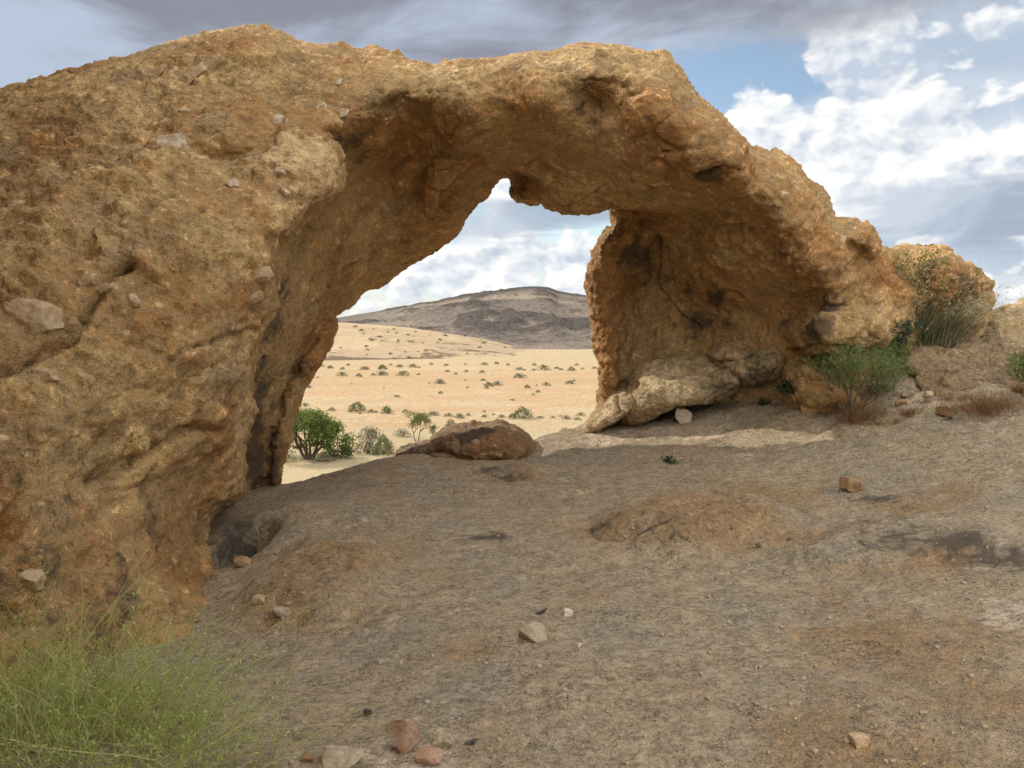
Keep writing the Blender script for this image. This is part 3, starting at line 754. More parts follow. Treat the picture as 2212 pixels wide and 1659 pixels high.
G_DARK = [(1060, 1165, .22, 1.0), (1065, 1030, .35, .7), (1100, 1040, .3, .6), (1890, 1080, .3, .75), (1960, 1160, .5, .62), (1880, 1140, .3, .6), (2050, 1160, .4, .7), (2170, 1200, .4, .7), (1450, 1130, .3, .4), (1330, 1120, .25, .6), (1600, 1080, .35, .4),
          (1640, 1160, .4, .4), (1560, 960, .5, .45), (1400, 1000, .5, .35), (515, 1150, .32, .8), (510, 1195, .28, .8), (650, 1060, .3, .3), (930, 1230, .6, .25), (1010, 1400, .6, .25), (1530, 1380, .5, .25), (2000, 1050, .5, .35), (1830, 960, .5, .35), (1460, 1520, .5, .25), (860, 1440, .4, .25)]  # the two spots in the hollow by the arch foot are painted shade
G_RUST = [(1105, 1035, .22, 1.1), (1500, 1100, .8, 1.2), (1620, 1060, .5, 1.0), (1380, 1140, .4, .7), (690, 1200, .5, .7), (650, 1280, .45, .8), (560, 1340, .4, .7), (2080, 1230, .5, .9), (2000, 1420, .6, .7), (2120, 1520, .5, .8), (2000, 1100, .4, .7), (1110, 1030, .3, .8), (1900, 1480, .4, .5), (1850, 1620, .4, .5), (1080, 1600, .3, .4), (2190, 1330, .4, .3)]
G_PALE = [(1490, 920, .8, .9), (1320, 940, .5, .9), (900, 1120, .6, .4), (1150, 1230, .5, .4), (1600, 980, .6, .5), (2000, 860, .6, .6), (2100, 900, .7, .4), (700, 1330, .4, .4), (620, 1400, .3, .4), (880, 1640, .4, .7), (760, 1640, .3, .6), (2190, 1340, .3, .8)]
for nm, lst in (('dark', G_DARK), ('rust', G_RUST), ('pale', G_PALE)):
    at = slab.data.attributes.new(nm, 'FLOAT', 'POINT'); at.data.foreach_set('value', (spots(slab, GV, lst) + (np.clip(rg, 0, 1.3) * (1 - sstep(g2 - g1, .0, .05)) * sstep(gn, .4, .7) * .45 if nm == 'dark' else 0)).astype(np.float32))
lap("slab %d" % len(GV))

# ------------------------------------------------------------------ boulders shaped like those of the photograph
def boulder(name, poly, front, thick, label, h=.035, k=.12, bulge=.15, seed=0, mat=None, amp=1.0, dark=(), rust=(), pale=(), cracks=(), cat="boulder", group=None, sub=1, rough=.08, strata=0.0):
    s = Slab(poly, front, thick, k, bulge, rough, seed)
    def fn(p):
        X, Y = project(p); return s(p, X, Y)
    f = np.array(front, float); pts = np.array([P(X, Y, d) for X, Y in poly for d in (f[:, 2].min(), f[:, 2].max() + thick)])
    v, fc = surface_nets(fn, pts.min(0) - .25, pts.max(0) + .25, h)
    v = relax(v, fc, 1, .6)
    for _ in range(sub):
        v, fc = subdivide(v, fc); v = project_to(fn, v, fc, 1)
    v = relax(v, fc, 1, .4)
    n = vnormals(v, fc)
    pr = mesh_obj("probe", v, fc, mat or M_BOULDER)
    global DG
    bpy.context.view_layer.update(); DG = bpy.context.evaluated_depsgraph_get()
    lines = [(line_on(pr, c), w, dp) for c, w, dp in cracks]
    at = {'dark': spots(pr, v, dark), 'rust': spots(pr, v, rust), 'pale': spots(pr, v, pale)}
    d = amp * (.035 * fbm(v, 2.6, 3, .5, seed + 1) + .022 * fbm(v, 8, 3, .55, seed + 3) + .012 * ridged(v, 14, 2, .5, seed + 5) + .008 * fbm(v, 34, 2, .6, seed + 6))
    b1, b2, bn = worley((v + .08 * np.stack([perlin(v * 3, 1), perlin(v * 3, 2), perlin(v * 3, 3)], 1)) * np.array([3.2, 3.2, 4.4]), seed + 2)
    d += (bn - .5) * .07 * sstep(b2 - b1, 0, .25) - .012 * (1 - sstep(b2 - b1, 0, .07))
    d += strata * .05 * perlin(v * np.array([1.6, 1.6, 8.5]) + np.stack([v[:, 2] * 0, v[:, 2] * 0, v[:, 0] * -1.5], 1), seed + 9)
    for L, w, dp in lines:
        if len(L) > 1:
            g = np.clip(1 - near_line(v + .02 * np.stack([perlin(v * 9, 1), perlin(v * 9, 2), perlin(v * 9, 3)], 1), L, .2) / w, 0, 1)
            d -= dp * g; at['dark'] = np.maximum(at['dark'], g * .7)
    bpy.data.objects.remove(pr)
    v = v + n * d[:, None]
    o = mesh_obj(name, v, fc, mat or M_BOULDER, None, (v[:, 0].mean(), v[:, 1].mean(), v[:, 2].min()), at)
    return tag(o, label, cat, group)

def z5(l): return [(576 + x * .3524, 576 + y * .3524) for x, y in l]
def z6(l): return [(1186 + x * .3064, 440.5 + y * .3064) for x, y in l]
def z7(l): return [(1694 + x * .3064, 474 + y * .3064) for x, y in l]
boulder("low_boulder", z5([(785, 1180), (800, 1130), (850, 1105), (900, 1090), (1000, 1060), (1080, 1000), (1200, 975), (1300, 960), (1420, 960), (1530, 985), (1600, 1040), (1645, 1095), (1640, 1130), (1620, 1180), (1300, 1210), (1100, 1200), (850, 1200)]),
        [(870, 980, 8.75), (1000, 960, 8.55), (1100, 960, 8.6), (1150, 965, 8.75), (1000, 925, 8.8), (1100, 925, 8.85), (950, 985, 8.5)], .75, "flat dark stained boulder lying on the sill in the opening of the arch", .03, .16, .10, 301, mat=M_LEDGE,
        dark=[(1040, 935, .22, 1.3), (1010, 945, .2, 1.1), (960, 960, .25, .5), (890, 975, .25, .6)], rust=[(1100, 960, .4, .6)], cracks=[(z5([(800, 1185), (860, 1170), (950, 1140), (1050, 1125), (1120, 1150), (1170, 1180)]), .05, .09)])
boulder("leaning_boulder", z6([(490, 1470), (500, 1400), (540, 1330), (590, 1220), (650, 1150), (740, 1100), (900, 1060), (1000, 1068), (1080, 1060), (1150, 1095), (1200, 1135), (1280, 1165), (1350, 1220), (1340, 1290), (1250, 1340), (1100, 1400), (900, 1430), (750, 1500), (640, 1560), (520, 1560)]),
        [(1350, 900, 9.1), (1400, 800, 9.2), (1420, 860, 8.95), (1500, 790, 9.3), (1500, 850, 8.85), (1590, 820, 8.75), (1560, 860, 8.75)], .9, "long pale rough boulder leaning at the foot of the right pillar", .03, .16, .14, 311, amp=.9,
        pale=[(1400, 790, .4, .8), (1450, 820, .6, .7)], dark=[(1560, 840, .35, .7), (1520, 870, .3, .6)], cracks=[(z6([(1050, 1400), (1180, 1340), (1260, 1290), (1340, 1270)]), .05, .08)])
boulder("toe_boulder", z6([(190, 1625), (250, 1560), (310, 1490), (370, 1425), (440, 1360), (520, 1330), (590, 1325), (600, 1400), (560, 1480), (500, 1510), (430, 1560), (330, 1610), (260, 1640), (200, 1660)]),
        [(1260, 930, 9.25), (1300, 900, 9.15), (1340, 870, 9.15), (1330, 900, 9.0)], .6, "knobbly pale toe of rock at the left end of the leaning boulder", .025, .10, .06, 321, amp=.9, pale=[(1300, 900, .5, .7)],
        cracks=[(z6([(490, 1340), (480, 1400), (495, 1460), (490, 1510)]), .04, .07)])
boulder("dark_boulder", z6([(1110, 1070), (1150, 1020), (1220, 975), (1300, 968), (1380, 985), (1450, 960), (1500, 948), (1560, 965), (1610, 985), (1690, 1060), (1705, 1130), (1680, 1200), (1625, 1245), (1500, 1262), (1380, 1255), (1300, 1210), (1180, 1135)]),
        [(1560, 760, 9.2), (1600, 800, 8.95), (1680, 780, 8.85), (1650, 750, 9.1), (1690, 800, 8.9), (1640, 820, 8.85)], .8, "dark brown rounded boulder wedged behind the pale leaning boulder", .03, .16, .12, 331,
        dark=[(1640, 815, .4, .7), (1690, 800, .25, .6)], rust=[(1600, 750, .4, .5)], cracks=[(z6([(1200, 1125), (1280, 1105), (1360, 1080), (1460, 1050)]), .04, .06)])
def slab_d(X, Y):
    q, _ = ray(slab, X, Y); return 9.0 if q is None else float(q[1])
LD = [(X, Y, slab_d(X, Y)) for X, Y in ((1985, 812), (2062, 806), (2150, 806), (2225, 838))]
print("ledge", LD)
boulder("ledge_rock", z7([(800, 985), (860, 945), (950, 905), (1100, 858), (1200, 790), (1260, 745), (1330, 715), (1400, 698), (1440, 720), (1520, 860), (1640, 950), (1800, 1000), (2000, 1100), (2000, 1500), (1300, 1400), (960, 1240), (900, 1080), (840, 1010)]),
        [(X, Y, d - .22) for X, Y, d in LD] + [(X, Y + 70, d - .55) for X, Y, d in LD] + [(1955, 772, LD[0][2] + .15), (2040, 735, LD[1][2] + .85), (2110, 695, LD[2][2] + 1.5), (2060, 765, LD[1][2] + .25), (2140, 750, LD[2][2] + .55), (2230, 800, LD[3][2] + .1)], 1.6, "low layered dark brown ledge of rock behind the green bush", .035, .05, .02, 341, amp=1.7, mat=M_LEDGE, strata=1.5, rough=.14,
        dark=[(2090, 720, .4, .6), (2000, 790, .4, .4), (2060, 760, .3, .3)], cracks=[(z7([(940, 1100), (1080, 1090), (1200, 1055), (1320, 1050), (1440, 1030)]), .05, .08), (z7([(870, 960), (1000, 930), (1150, 920), (1280, 860)]), .03, .04)])
boulder("sunlit_outcrop", z7([(1370, 770), (1400, 710), (1440, 680), (1500, 650), (1560, 620), (1640, 605), (1700, 580), (1900, 540), (2300, 600), (2400, 1400), (1800, 1400), (1560, 1150), (1480, 1010), (1420, 900), (1400, 800)]),
        [(2140, 700, 9.8), (2212, 665, 10.1), (2160, 780, 9.0), (2212, 800, 8.7), (2300, 700, 9.8), (2300, 850, 8.4), (2212, 740, 9.3)], 1.8, "bumpy sunlit tan outcrop at the right edge", .04, .12, .10, 351, amp=1.9, rough=.22, strata=.8,
        cracks=[(z7([(1380, 775), (1480, 770), (1580, 770), (1690, 765)]), .06, .10), (z7([(1480, 1015), (1560, 1015), (1690, 1020)]), .05, .08)])

# ------------------------------------------------------------------ plain and hills
def terrain_mat(name, build):
    m, T = new_mat(name); build(T); return m
def plain_nodes(T):
    p = T.pos(); x, y, z = T.xyz(p)
    pb = T.scale(p, (.45, 1.0, 1.0))
    n1 = T.noise(pb, .035, 6, .6); n2 = T.noise(pb, .16, 6, .65); n3 = T.noise(p, 1.6, 4, .65); n4 = T.noise(p, 9, 2, .6)
    col = T.mix((n1 * .6 + n2 * .5 + (n3 - .5) * .3).ss(.45, .66), (.43, .292, .165), (.45, .345, .21))
    # pale dry grass near the outcrop and in thin bands further out
    near = (92.0 - y + (n2 - .5) * 70.0).ss(-8, 14)
    col = T.mix(near * .85, col, T.mix(n3.ss(.35, .65), (.46, .38, .24), (.37, .295, .17)))
    band = (T.noise(T.scale(p, (.22, 1, 1)), .14, 6, .68)).ss(.56, .70)
    col = T.mix(band * .4, col, (.50, .40, .27))
    far = (y + (n2 - .5) * 60.0).ss(195, 240)
    col = T.mix(far * .6, col, (.43, .345, .22))
    yel = (T.noise(p, .35, 4, .6)).ss(.60, .68) * (62.0 - y).ss(0, 6)
    col = T.mix(yel * .6, col, (.52, .38, .06))
    v = (n3 - .5) * 1.0 + (n4 - .5) * 1.2 + 1.0
    col = T.mix(1.0, col, T.vec(v, v, v), 'MULTIPLY')
    T.finish(col, .95, n3 * .6 + n4 * .5, .25, .1)
def rise_nodes(T):
    p = T.pos(); x, y, z = T.xyz(p)
    n1 = T.noise(p, .03, 6, .6); n2 = T.noise(p, .25, 5, .65); n3 = T.noise(p, 1.1, 3, .65)
    col = T.mix((n1 + (n2 - .5) * .3).ss(.42, .62), (.37, .275, .175), (.43, .33, .205))
    dk = T.attr('dark')
    col = T.mix((dk + (n2 - .5) * 1.2 * dk.ss(.02, .2)).ss(.35, .6) * .85, col, (.10, .065, .045))
    col = T.mix((n3 - .5).ss(.10, .2) * .55, col, (.16, .135, .085))
    v = (n2 - .5) * .5 + (n3 - .5) * .5 + 1.0
    col = T.mix(1.0, col, T.vec(v, v, v), 'MULTIPLY')
    T.finish(col, .95, n2 + n3 * .5, .5, .1)
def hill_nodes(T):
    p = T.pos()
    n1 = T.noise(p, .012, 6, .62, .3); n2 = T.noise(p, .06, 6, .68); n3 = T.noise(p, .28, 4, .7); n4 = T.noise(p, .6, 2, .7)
    col = T.mix((n1 + (n2 - .5) * .5).ss(.42, .62), (.20, .165, .14), (.32, .26, .20))  # base greys kept dark to stand in for cloud shadow over the hill
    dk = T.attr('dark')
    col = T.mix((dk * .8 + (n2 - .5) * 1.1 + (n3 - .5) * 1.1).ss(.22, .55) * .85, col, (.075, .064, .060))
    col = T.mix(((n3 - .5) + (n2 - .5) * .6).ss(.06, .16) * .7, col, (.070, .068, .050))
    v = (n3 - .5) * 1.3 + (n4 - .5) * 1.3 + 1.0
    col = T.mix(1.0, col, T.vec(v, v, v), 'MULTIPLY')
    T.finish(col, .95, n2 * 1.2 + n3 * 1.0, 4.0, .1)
M_PLAIN = terrain_mat("sand_plain", plain_nodes); M_RISE = terrain_mat("gravel_slope", rise_nodes); M_HILL = terrain_mat("shadow_toned_hill_rock", hill_nodes)

def polar_grid(az, rad):
    A, Rr = np.meshgrid(az, rad); return Rr * np.sin(A), Rr * np.cos(A), A, Rr
def grid_faces(ny, nx):
    ii = (np.arange(ny - 1)[:, None] * nx + np.arange(nx - 1)[None]).ravel()
    return np.c_[ii, ii + 1, ii + 1 + nx, ii + nx]
def flat3(x, y): return np.c_[x.ravel(), y.ravel(), np.zeros(x.size)]
# plain: one sheet to the horizon
az = np.linspace(-math.pi, math.pi, 241); rad = np.concatenate([np.linspace(1, 12, 4), np.linspace(14, 300, 180), np.geomspace(310, 7000, 40)])
x, y, A_, R_ = polar_grid(az, rad)
z = BASE_Z + (.12 * fbm(flat3(x, y), .06, 3, .5, 200)).reshape(x.shape) * sstep(R_, 15, 40)
tag(mesh_obj("plain", np.c_[x.ravel(), y.ravel(), z.ravel()], grid_faces(*x.shape)[:, ::-1], M_PLAIN), "flat orange sandy plain stretching to the hills", "plain", None, "structure")
def plain_z(x, y):
    q = np.array([[x, y, 0.0]]); return float(BASE_Z + .12 * fbm(q, .06, 3, .5, 200)[0])

def skyline_hill(name, line, d0, dpk, d1, mat, label, dark_fn=None, rough=1.0, az0=-1.0, az1=1.0, na=420, nr=110, seed=0, side=.25):
    """a hill whose crest stands dpk metres away and rises to the given line"""
    lx = np.array([math.atan2((X - 1106) / FPX, 1.0) for X, Y in line]); lz = np.array([P(X, Y, dpk)[2] for X, Y in line])
    az = np.linspace(az0, az1, na); rad = np.concatenate([np.linspace(d0, dpk, nr), np.linspace(dpk, d1, 24)[1:]])
    x, y, A, Rr = polar_grid(az, rad)
    crest = np.interp(A, lx, lz) - BASE_Z
    t = np.where(Rr <= dpk, (Rr - d0) / (dpk - d0), 1 - (Rr - dpk) / (d1 - dpk))
    prof = np.where(Rr <= dpk, sstep(t, 0, 1.0) * .55 + .45 * t, sstep(t, 0, 1))
    q = flat3(x, y)
    n = fbm(q, 6.0 / dpk, 7, .60, seed).reshape(x.shape)
    rdg = ridged(q * np.array([.6, 1, 1]), 9.0 / dpk, 4, .55, seed + 7).reshape(x.shape)
    hgt = crest * prof * (1 + .10 * rough * n * (1 - prof ** 3)) + rough * dpk / 700. * (4.2 * n + 3.2 * rdg - 1.6) * np.clip(prof * 3, 0, 1) * (.35 + .65 * (1 - prof ** 2)) - .4
    out = np.clip(ridged(q, 30. / dpk, 3, .6, seed + 11).reshape(x.shape) - .35, 0, 2) * sstep(fbm(q, 9. / dpk, 3, .5, seed + 13).reshape(x.shape), -.1, .3)
    hgt = hgt + rough * dpk / 700. * 4.2 * out * np.clip(prof * 4, 0, 1) * (1 - .6 * prof)
    fade = sstep(A, az0, az0 + .1) * sstep(-A, -az1, -az1 + .1)
    z = BASE_Z - .5 + hgt * fade
    dark = dark_fn(x, y, A, Rr, prof, n, rdg) + .45 * np.clip(out, 0, 1.5) if dark_fn else np.zeros(x.shape)
    o = mesh_obj(name, np.c_[x.ravel(), y.ravel(), z.ravel()], grid_faces(*x.shape)[:, ::-1], mat, None, None, {'dark': dark.ravel()})
    tag(o, label, "hill", None, "structure")
    return o
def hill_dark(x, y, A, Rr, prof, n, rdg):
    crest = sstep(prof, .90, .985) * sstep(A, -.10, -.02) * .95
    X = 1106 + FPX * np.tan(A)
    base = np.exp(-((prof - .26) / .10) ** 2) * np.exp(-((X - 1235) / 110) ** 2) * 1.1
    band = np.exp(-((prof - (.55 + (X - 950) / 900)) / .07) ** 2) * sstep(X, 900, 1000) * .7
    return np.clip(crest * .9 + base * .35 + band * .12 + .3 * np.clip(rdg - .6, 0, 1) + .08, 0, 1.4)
HILL_LINE = [(-1500, 680), (0, 690), (500, 690), (725, 686), (760, 682), (800, 676), (870, 665), (940, 655), (1000, 642), (1060, 632), (1100, 626), (1130, 620), (1160, 619), (1185, 621), (1205, 630), (1240, 636), (1280, 640), (1400, 650), (1600, 672), (2212, 690), (3200, 690)]
far_hill = skyline_hill("hill", HILL_LINE, 300, 640, 900, M_HILL, "stony hill with a rocky crest on the horizon, its grey darkened as cloud shadow", hill_dark, 1.0, -.75, .75, 520, 150, 210)
def rise_dark(x, y, A, Rr, prof, n, rdg):
    X = 1106 + FPX * np.tan(A)
    return np.exp(-((prof - .075) / .045) ** 2) * sstep(X, 1160, 960) * sstep(X, 640, 720) * 1.2 + np.exp(-((prof - .05) / .03) ** 2) * np.exp(-((X - 1050) / 60) ** 2) * .6
RISE_LINE = [(-1500, 700), (0, 690), (500, 689), (725, 692), (800, 697), (870, 703), (940, 712), (1000, 722), (1060, 733), (1120, 745), (1180, 754), (1240, 762), (1300, 769), (1500, 778), (2212, 782), (3200, 784)]
near_rise = skyline_hill("gravel_rise", RISE_LINE, 224, 330, 480, M_RISE, "smooth pale tan gravel rise dotted with scrub below the dark hill", rise_dark, .22, -.8, .8, 420, 90, 230)
lap("setting")
#@@PLANTS@@
# ------------------------------------------------------------------ plants
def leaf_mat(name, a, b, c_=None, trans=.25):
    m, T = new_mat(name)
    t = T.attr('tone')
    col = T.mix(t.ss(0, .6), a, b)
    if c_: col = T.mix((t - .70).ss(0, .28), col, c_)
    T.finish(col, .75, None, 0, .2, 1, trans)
    return m
def wood_mat(name, a, b, sc=30):
    m, T = new_mat(name); p = T.pos(); n = T.noise(T.scale(p, (1, 1, .35)), sc, 4, .6)
    T.finish(T.mix(n.ss(.35, .65), a, b), .9, n, .02, .15)
    return m
M_GRASS = leaf_mat("green_grass", (.30, .33, .09), (.48, .50, .17), (.50, .41, .21))
M_SPRIG = leaf_mat("green_sprigs", (.30, .40, .10), (.46, .55, .18))
M_FEATHER = leaf_mat("feathery_green", (.12, .165, .05), (.22, .27, .10))
M_DRY = leaf_mat("dry_russet_grass", (.17, .085, .038), (.26, .14, .065), (.30, .21, .12))
M_TUFT = leaf_mat("dark_tuft", (.07, .08, .035), (.17, .165, .08), (.34, .28, .15))
M_HEADS = leaf_mat("pale_seed_heads", (.44, .39, .22), (.58, .52, .33))
M_LEAF = leaf_mat("fresh_leaf", (.085, .125, .025), (.155, .20, .045))
M_BLUE = leaf_mat("blue_green_leaf", (.045, .075, .045), (.10, .135, .085))
M_LOW = leaf_mat("low_dark_leaf", (.025, .042, .014), (.055, .08, .024))
M_TREE = leaf_mat("tree_leaf", (.060, .090, .022), (.150, .195, .048), (.20, .22, .07))
M_THORN = leaf_mat("thin_tree_leaf", (.09, .105, .035), (.17, .185, .065))
M_SCRUB = leaf_mat("grey_scrub", (.135, .13, .090), (.19, .185, .12), (.26, .23, .15))
M_SCRUB2 = leaf_mat("green_scrub", (.095, .115, .055), (.165, .19, .09))
M_STRAW = leaf_mat("straw", (.38, .30, .165), (.52, .43, .255))
M_BARK = wood_mat("bark", (.075, .050, .032), (.14, .095, .06))
M_TWIG = wood_mat("twig", (.12, .085, .05), (.20, .145, .085), 60)

def unit(a): return a / np.maximum(np.linalg.norm(a, axis=-1, keepdims=True), 1e-9)
def blades(base, dirs, length, width, bend, droop=.25, segs=5, seed=0, tone=None, wave=0.0):
    """thin curved tapering strips; returns vertices, quads, tone"""
    r = np.random.default_rng(seed); n = len(base)
    t = np.linspace(0, 1, segs + 1)
    length = np.broadcast_to(length, n)[:, None]; width = np.broadcast_to(width, n)[:, None]
    b = r.normal(size=(n, 3)) * bend; b[:, 2] = -np.abs(r.normal(size=n)) * droop
    c = base[:, None] + dirs[:, None] * (length * t)[..., None] + b[:, None] * (length * t ** 2)[..., None]
    if wave:
        ph = r.uniform(0, 6.28, (n, 1)); wv = unit(r.normal(size=(n, 3)))
        c = c + wv[:, None] * (np.sin(ph + t * 7) * t * wave * length)[..., None]
    side = unit(np.cross(dirs, r.normal(size=(n, 3))))
    w = (width * (1 - .75 * t) * .5)[..., None]
    v = np.stack([c - side[:, None] * w, c + side[:, None] * w], 2)         # n, s+1, 2, 3
    idx = np.arange(n * (segs + 1) * 2).reshape(n, segs + 1, 2)
    f = np.stack([idx[:, :-1, 0], idx[:, :-1, 1], idx[:, 1:, 1], idx[:, 1:, 0]], -1).reshape(-1, 4)
    tn = r.uniform(0, 1, n) if tone is None else tone
    return v.reshape(-1, 3), f, np.repeat(tn, (segs + 1) * 2), c
def leaves(pts, size, aspect=2.0, seed=0, tone=None, up=0.0, dirs=None):
    r = np.random.default_rng(seed); n = len(pts)
    a = unit(r.normal(size=(n, 3)) + np.array([0, 0, up])) if dirs is None else unit(dirs + r.normal(size=(n, 3)) * .35)
    s = unit(np.cross(a, r.normal(size=(n, 3))))
    L = (np.broadcast_to(size, n) * r.uniform(.6, 1.4, n))[:, None]
    v = np.stack([pts, pts + a * L * .5 + s * L / aspect * .5, pts + a * L, pts + a * L * .5 - s * L / aspect * .5], 1).reshape(-1, 3)
    f = np.arange(n * 4).reshape(n, 4)
    tn = r.uniform(0, 1, n) if tone is None else tone
    return v, f, np.repeat(tn, 4)
def join(parts):
    vs, fs, ts, o = [], [], [], 0
    for v, f, t in parts:
        vs.append(v); fs.append(f + o); ts.append(t); o += len(v)
    return np.concatenate(vs), np.concatenate(fs), np.concatenate(ts)
def tube(pts, rad, n=6):
    pts = np.array(pts, float); d = unit(np.gradient(pts, axis=0)); s = unit(np.cross(d, [.3, .9, .2])); u = np.cross(d, s)
    a = np.linspace(0, 2 * math.pi, n, endpoint=False)
    v = pts[:, None] + (s[:, None] * np.cos(a)[None, :, None] + u[:, None] * np.sin(a)[None, :, None]) * np.array(rad)[:, None, None]
    k = np.arange(len(pts) * n).reshape(len(pts), n)
    f = np.stack([k[:-1], np.roll(k[:-1], -1, 1), np.roll(k[1:], -1, 1), k[1:]], -1).reshape(-1, 4)
    return v.reshape(-1, 3), f, np.zeros(len(pts) * n)
def branching(r, p, d, L, rad, depth, out, tips, spread=.55, up=.25, shrink=.72, kids=(2, 3), wig=.12):
    n = 5; pts = [np.array(p, float)]; dd = np.array(d, float)
    for _ in range(n):
        dd = unit(dd + r.normal(size=3) * wig + np.array([0, 0, up * .15])); pts.append(pts[-1] + dd * L / n)
    out.append(tube(pts, np.linspace(rad, rad * .62, n + 1), 6 if rad > .02 else 4))
    if depth <= 1:
        tips += pts[2:]
    if depth == 0: return
    for _ in range(r.integers(kids[0], kids[1] + 1)):
        nd = unit(dd + r.normal(size=3) * spread + np.array([0, 0, up]))
        branching(r, pts[-1], nd, L * shrink * r.uniform(.8, 1.2), rad * .6, depth - 1, out, tips, spread, up, shrink, kids, wig)

bpy.context.view_layer.update(); DG = bpy.context.evaluated_depsgraph_get()
def spot(X, Y):
    t = Vector(P(X, Y, 10.0) - EYE).normalized()
    ok, loc, nor, i, o, m = SC.ray_cast(DG, Vector(EYE), t)
    return np.array(loc)
def plain_at(X, Y):
    b = (829.5 - Y) / FPX; s = (-ST + b * CT) / (CT + b * ST)
    d = (BASE_Z - EYE[2]) / s
    q = P(X, Y, d); q[2] = plain_z(q[0], q[1]); return q, d
def part(name, geo, mat, root):
    v, f, t = geo
    o = mesh_obj(name, v, f, mat, root, np.array(root.location), {'tone': t}, smooth=False)
    return o

# --- pale green wispy shrub-grass in the near left corner
r = np.random.default_rng(5)
GK = .75
gr = empty("wispy_grass", (-1.75, 2.95, -.05), "pale green wispy grass filling the near left corner in front of the arch foot", "grass clump")
geos, sprigs = [], []
for cx, cy, n, sp, hh in [(-1.95, 3.05, 700, .26, .62), (-1.55, 3.0, 560, .24, .56), (-1.25, 2.9, 300, .18, .46), (-2.25, 2.9, 420, .22, .60), (-1.75, 2.65, 520, .24, .46), (-1.25, 2.62, 260, .16, .38), (-.98, 2.86, 46, .09, .42), (-2.0, 3.3, 260, .22, .56), (-1.45, 3.2, 170, .18, .48), (-1.75, 3.3, 200, .2, .5)]:
    n = int(n * GK)
    b = np.c_[cx + r.normal(size=n) * sp * .6, cy + r.normal(size=n) * sp * .6, np.full(n, -.08)]
    d = unit(np.c_[(b[:, :2] - [cx, cy]) * 2.2 + r.normal(size=(n, 2)) * .34 + [.10, -.02], np.full(n, .9)])
    v, f, t, c = blades(b, d, hh * r.uniform(.45, 1.35, n), r.uniform(.003, .0062, n), .34, .30, 7, 50 + n, None, .06)
    geos.append((v, f, t))
    m = r.uniform(size=n) < .26
    cc = c[m][:, 4:].reshape(-1, 3); k = np.repeat(np.arange(len(cc)), 5)
    sprigs.append(leaves(cc[k] + r.normal(size=(len(k), 3)) * .010, .015, 3.2, 60 + n, None, .5))
part("stems", join(geos), M_GRASS, gr); part("leaves", join(sprigs), M_SPRIG, gr)

# --- feathery green bush on the slab
def feather_bush(base, w, h, seed, label, lean=(0, 0), n=9, mat=M_FEATHER, dens=1.0, name="feathery_bush"):
    r = np.random.default_rng(seed)
    root = empty(name, base, label, "bush")
    wood, tips = [], []
    for i in range(n):
        a = r.uniform(-1, 1); d = unit(np.array([a * w / h * .75 + lean[0], r.normal() * .3 + lean[1], 1.0]))
        branching(r, base + np.array([r.normal() * .02, r.normal() * .02, -.03]), d, h * .42, .010, 2, wood, tips, .34, .12, .66, (2, 3), .10)
    part("branches", join(wood), M_TWIG, root)
    tips = np.array(tips)
    k = r.integers(0, len(tips), int(900 * dens))
    d = unit(tips[k] - (base + np.array([0, 0, h * .15])) + r.normal(size=(len(k), 3)) * .18)
    v, f, t, c = blades(tips[k] + r.normal(size=(len(k), 3)) * .03, d, h * r.uniform(.10, .26, len(k)), .0045, .3, .1, 3, seed)
    cc = c[:, 1:].reshape(-1, 3); kk = np.repeat(np.arange(len(cc)), 3)
    lv = leaves(cc[kk], .028, 5.0, seed + 1, None, .3)
    part("foliage", join([(v, f, t), lv]), mat, root)
    return root
b0 = spot(1830, 905)
feather_bush(b0, .80, .80, 11, "feathery light green bush with forked bare stems on the slab right of the arch", (.02, 0), 11, dens=.95)
feather_bush(spot(1905, 800), .42, .34, 12, "small bright green bush behind the feathery bush", (.05, 0), 6, dens=.55)
feather_bush(spot(2225, 850), .4, .40, 13, "thin green sprig growing at the right edge of the photo", (-.15, 0), 4, dens=.3)

# --- dry russet grass
def dry_clump(X, Y, w, h, n, seed, label, mat=M_DRY, name="dry_grass_clump", width=.004):
    n = int(n * 1.5)
    r = np.random.default_rng(seed); c0 = spot(X, Y)
    root_b = np.c_[c0[0] + r.normal(size=n) * w * .33, c0[1] + r.normal(size=n) * w * .22, np.full(n, c0[2] - .03)]
    root_b[:, 2] += (root_b[:, 1] - c0[1]) * .10
    d = unit(np.c_[(root_b[:, 0] - c0[0]) * 1.4 + r.normal(size=n) * .45, r.normal(size=n) * .4, np.full(n, 1.0)])
    v, f, t, c = blades(root_b, d, h * r.uniform(.5, 1.25, n), width, .3, .3, 4, seed)
    o = mesh_obj(name, v, f, mat, None, c0, {'tone': t}, False)
    return tag(o, label, "dry grass", "russet dry grass clumps on the slab")
dry_clump(1868, 905, .34, .19, 520, 21, "russet dry grass tuft at the right foot of the feathery bush")
dry_clump(1790, 880, .20, .11, 260, 22, "small reddish dry grass tuft at the left foot of the feathery bush")
dry_clump(1972, 893, .16, .10, 260, 23, "round russet dry grass tuft between the feathery bush and a brown stone")
dry_clump(2150, 885, .50, .20, 900, 25, "wide russet dry grass patch at the right edge below the sunlit outcrop")

for k, (X, Y) in enumerate([(1905, 914), (1945, 910)]):
    dry_clump(X, Y, .13, .07, 130, 124 + k, "one of two low flattened dry grass tufts just in front of the feathery bush")
for k, (X, Y) in enumerate([(2005, 866), (2052, 862), (2092, 858)]):
    dry_clump(X, Y, .13, .08, 130, 126 + k, "one of three small brown dry grass tufts in a row below the dark ledge")
for k, (X, Y) in enumerate([(1682, 874), (1722, 868)]):
    dry_clump(X, Y, .10, .06, 100, 136 + k, "one of two thin brown grass tufts in front of the dark green ground plant")

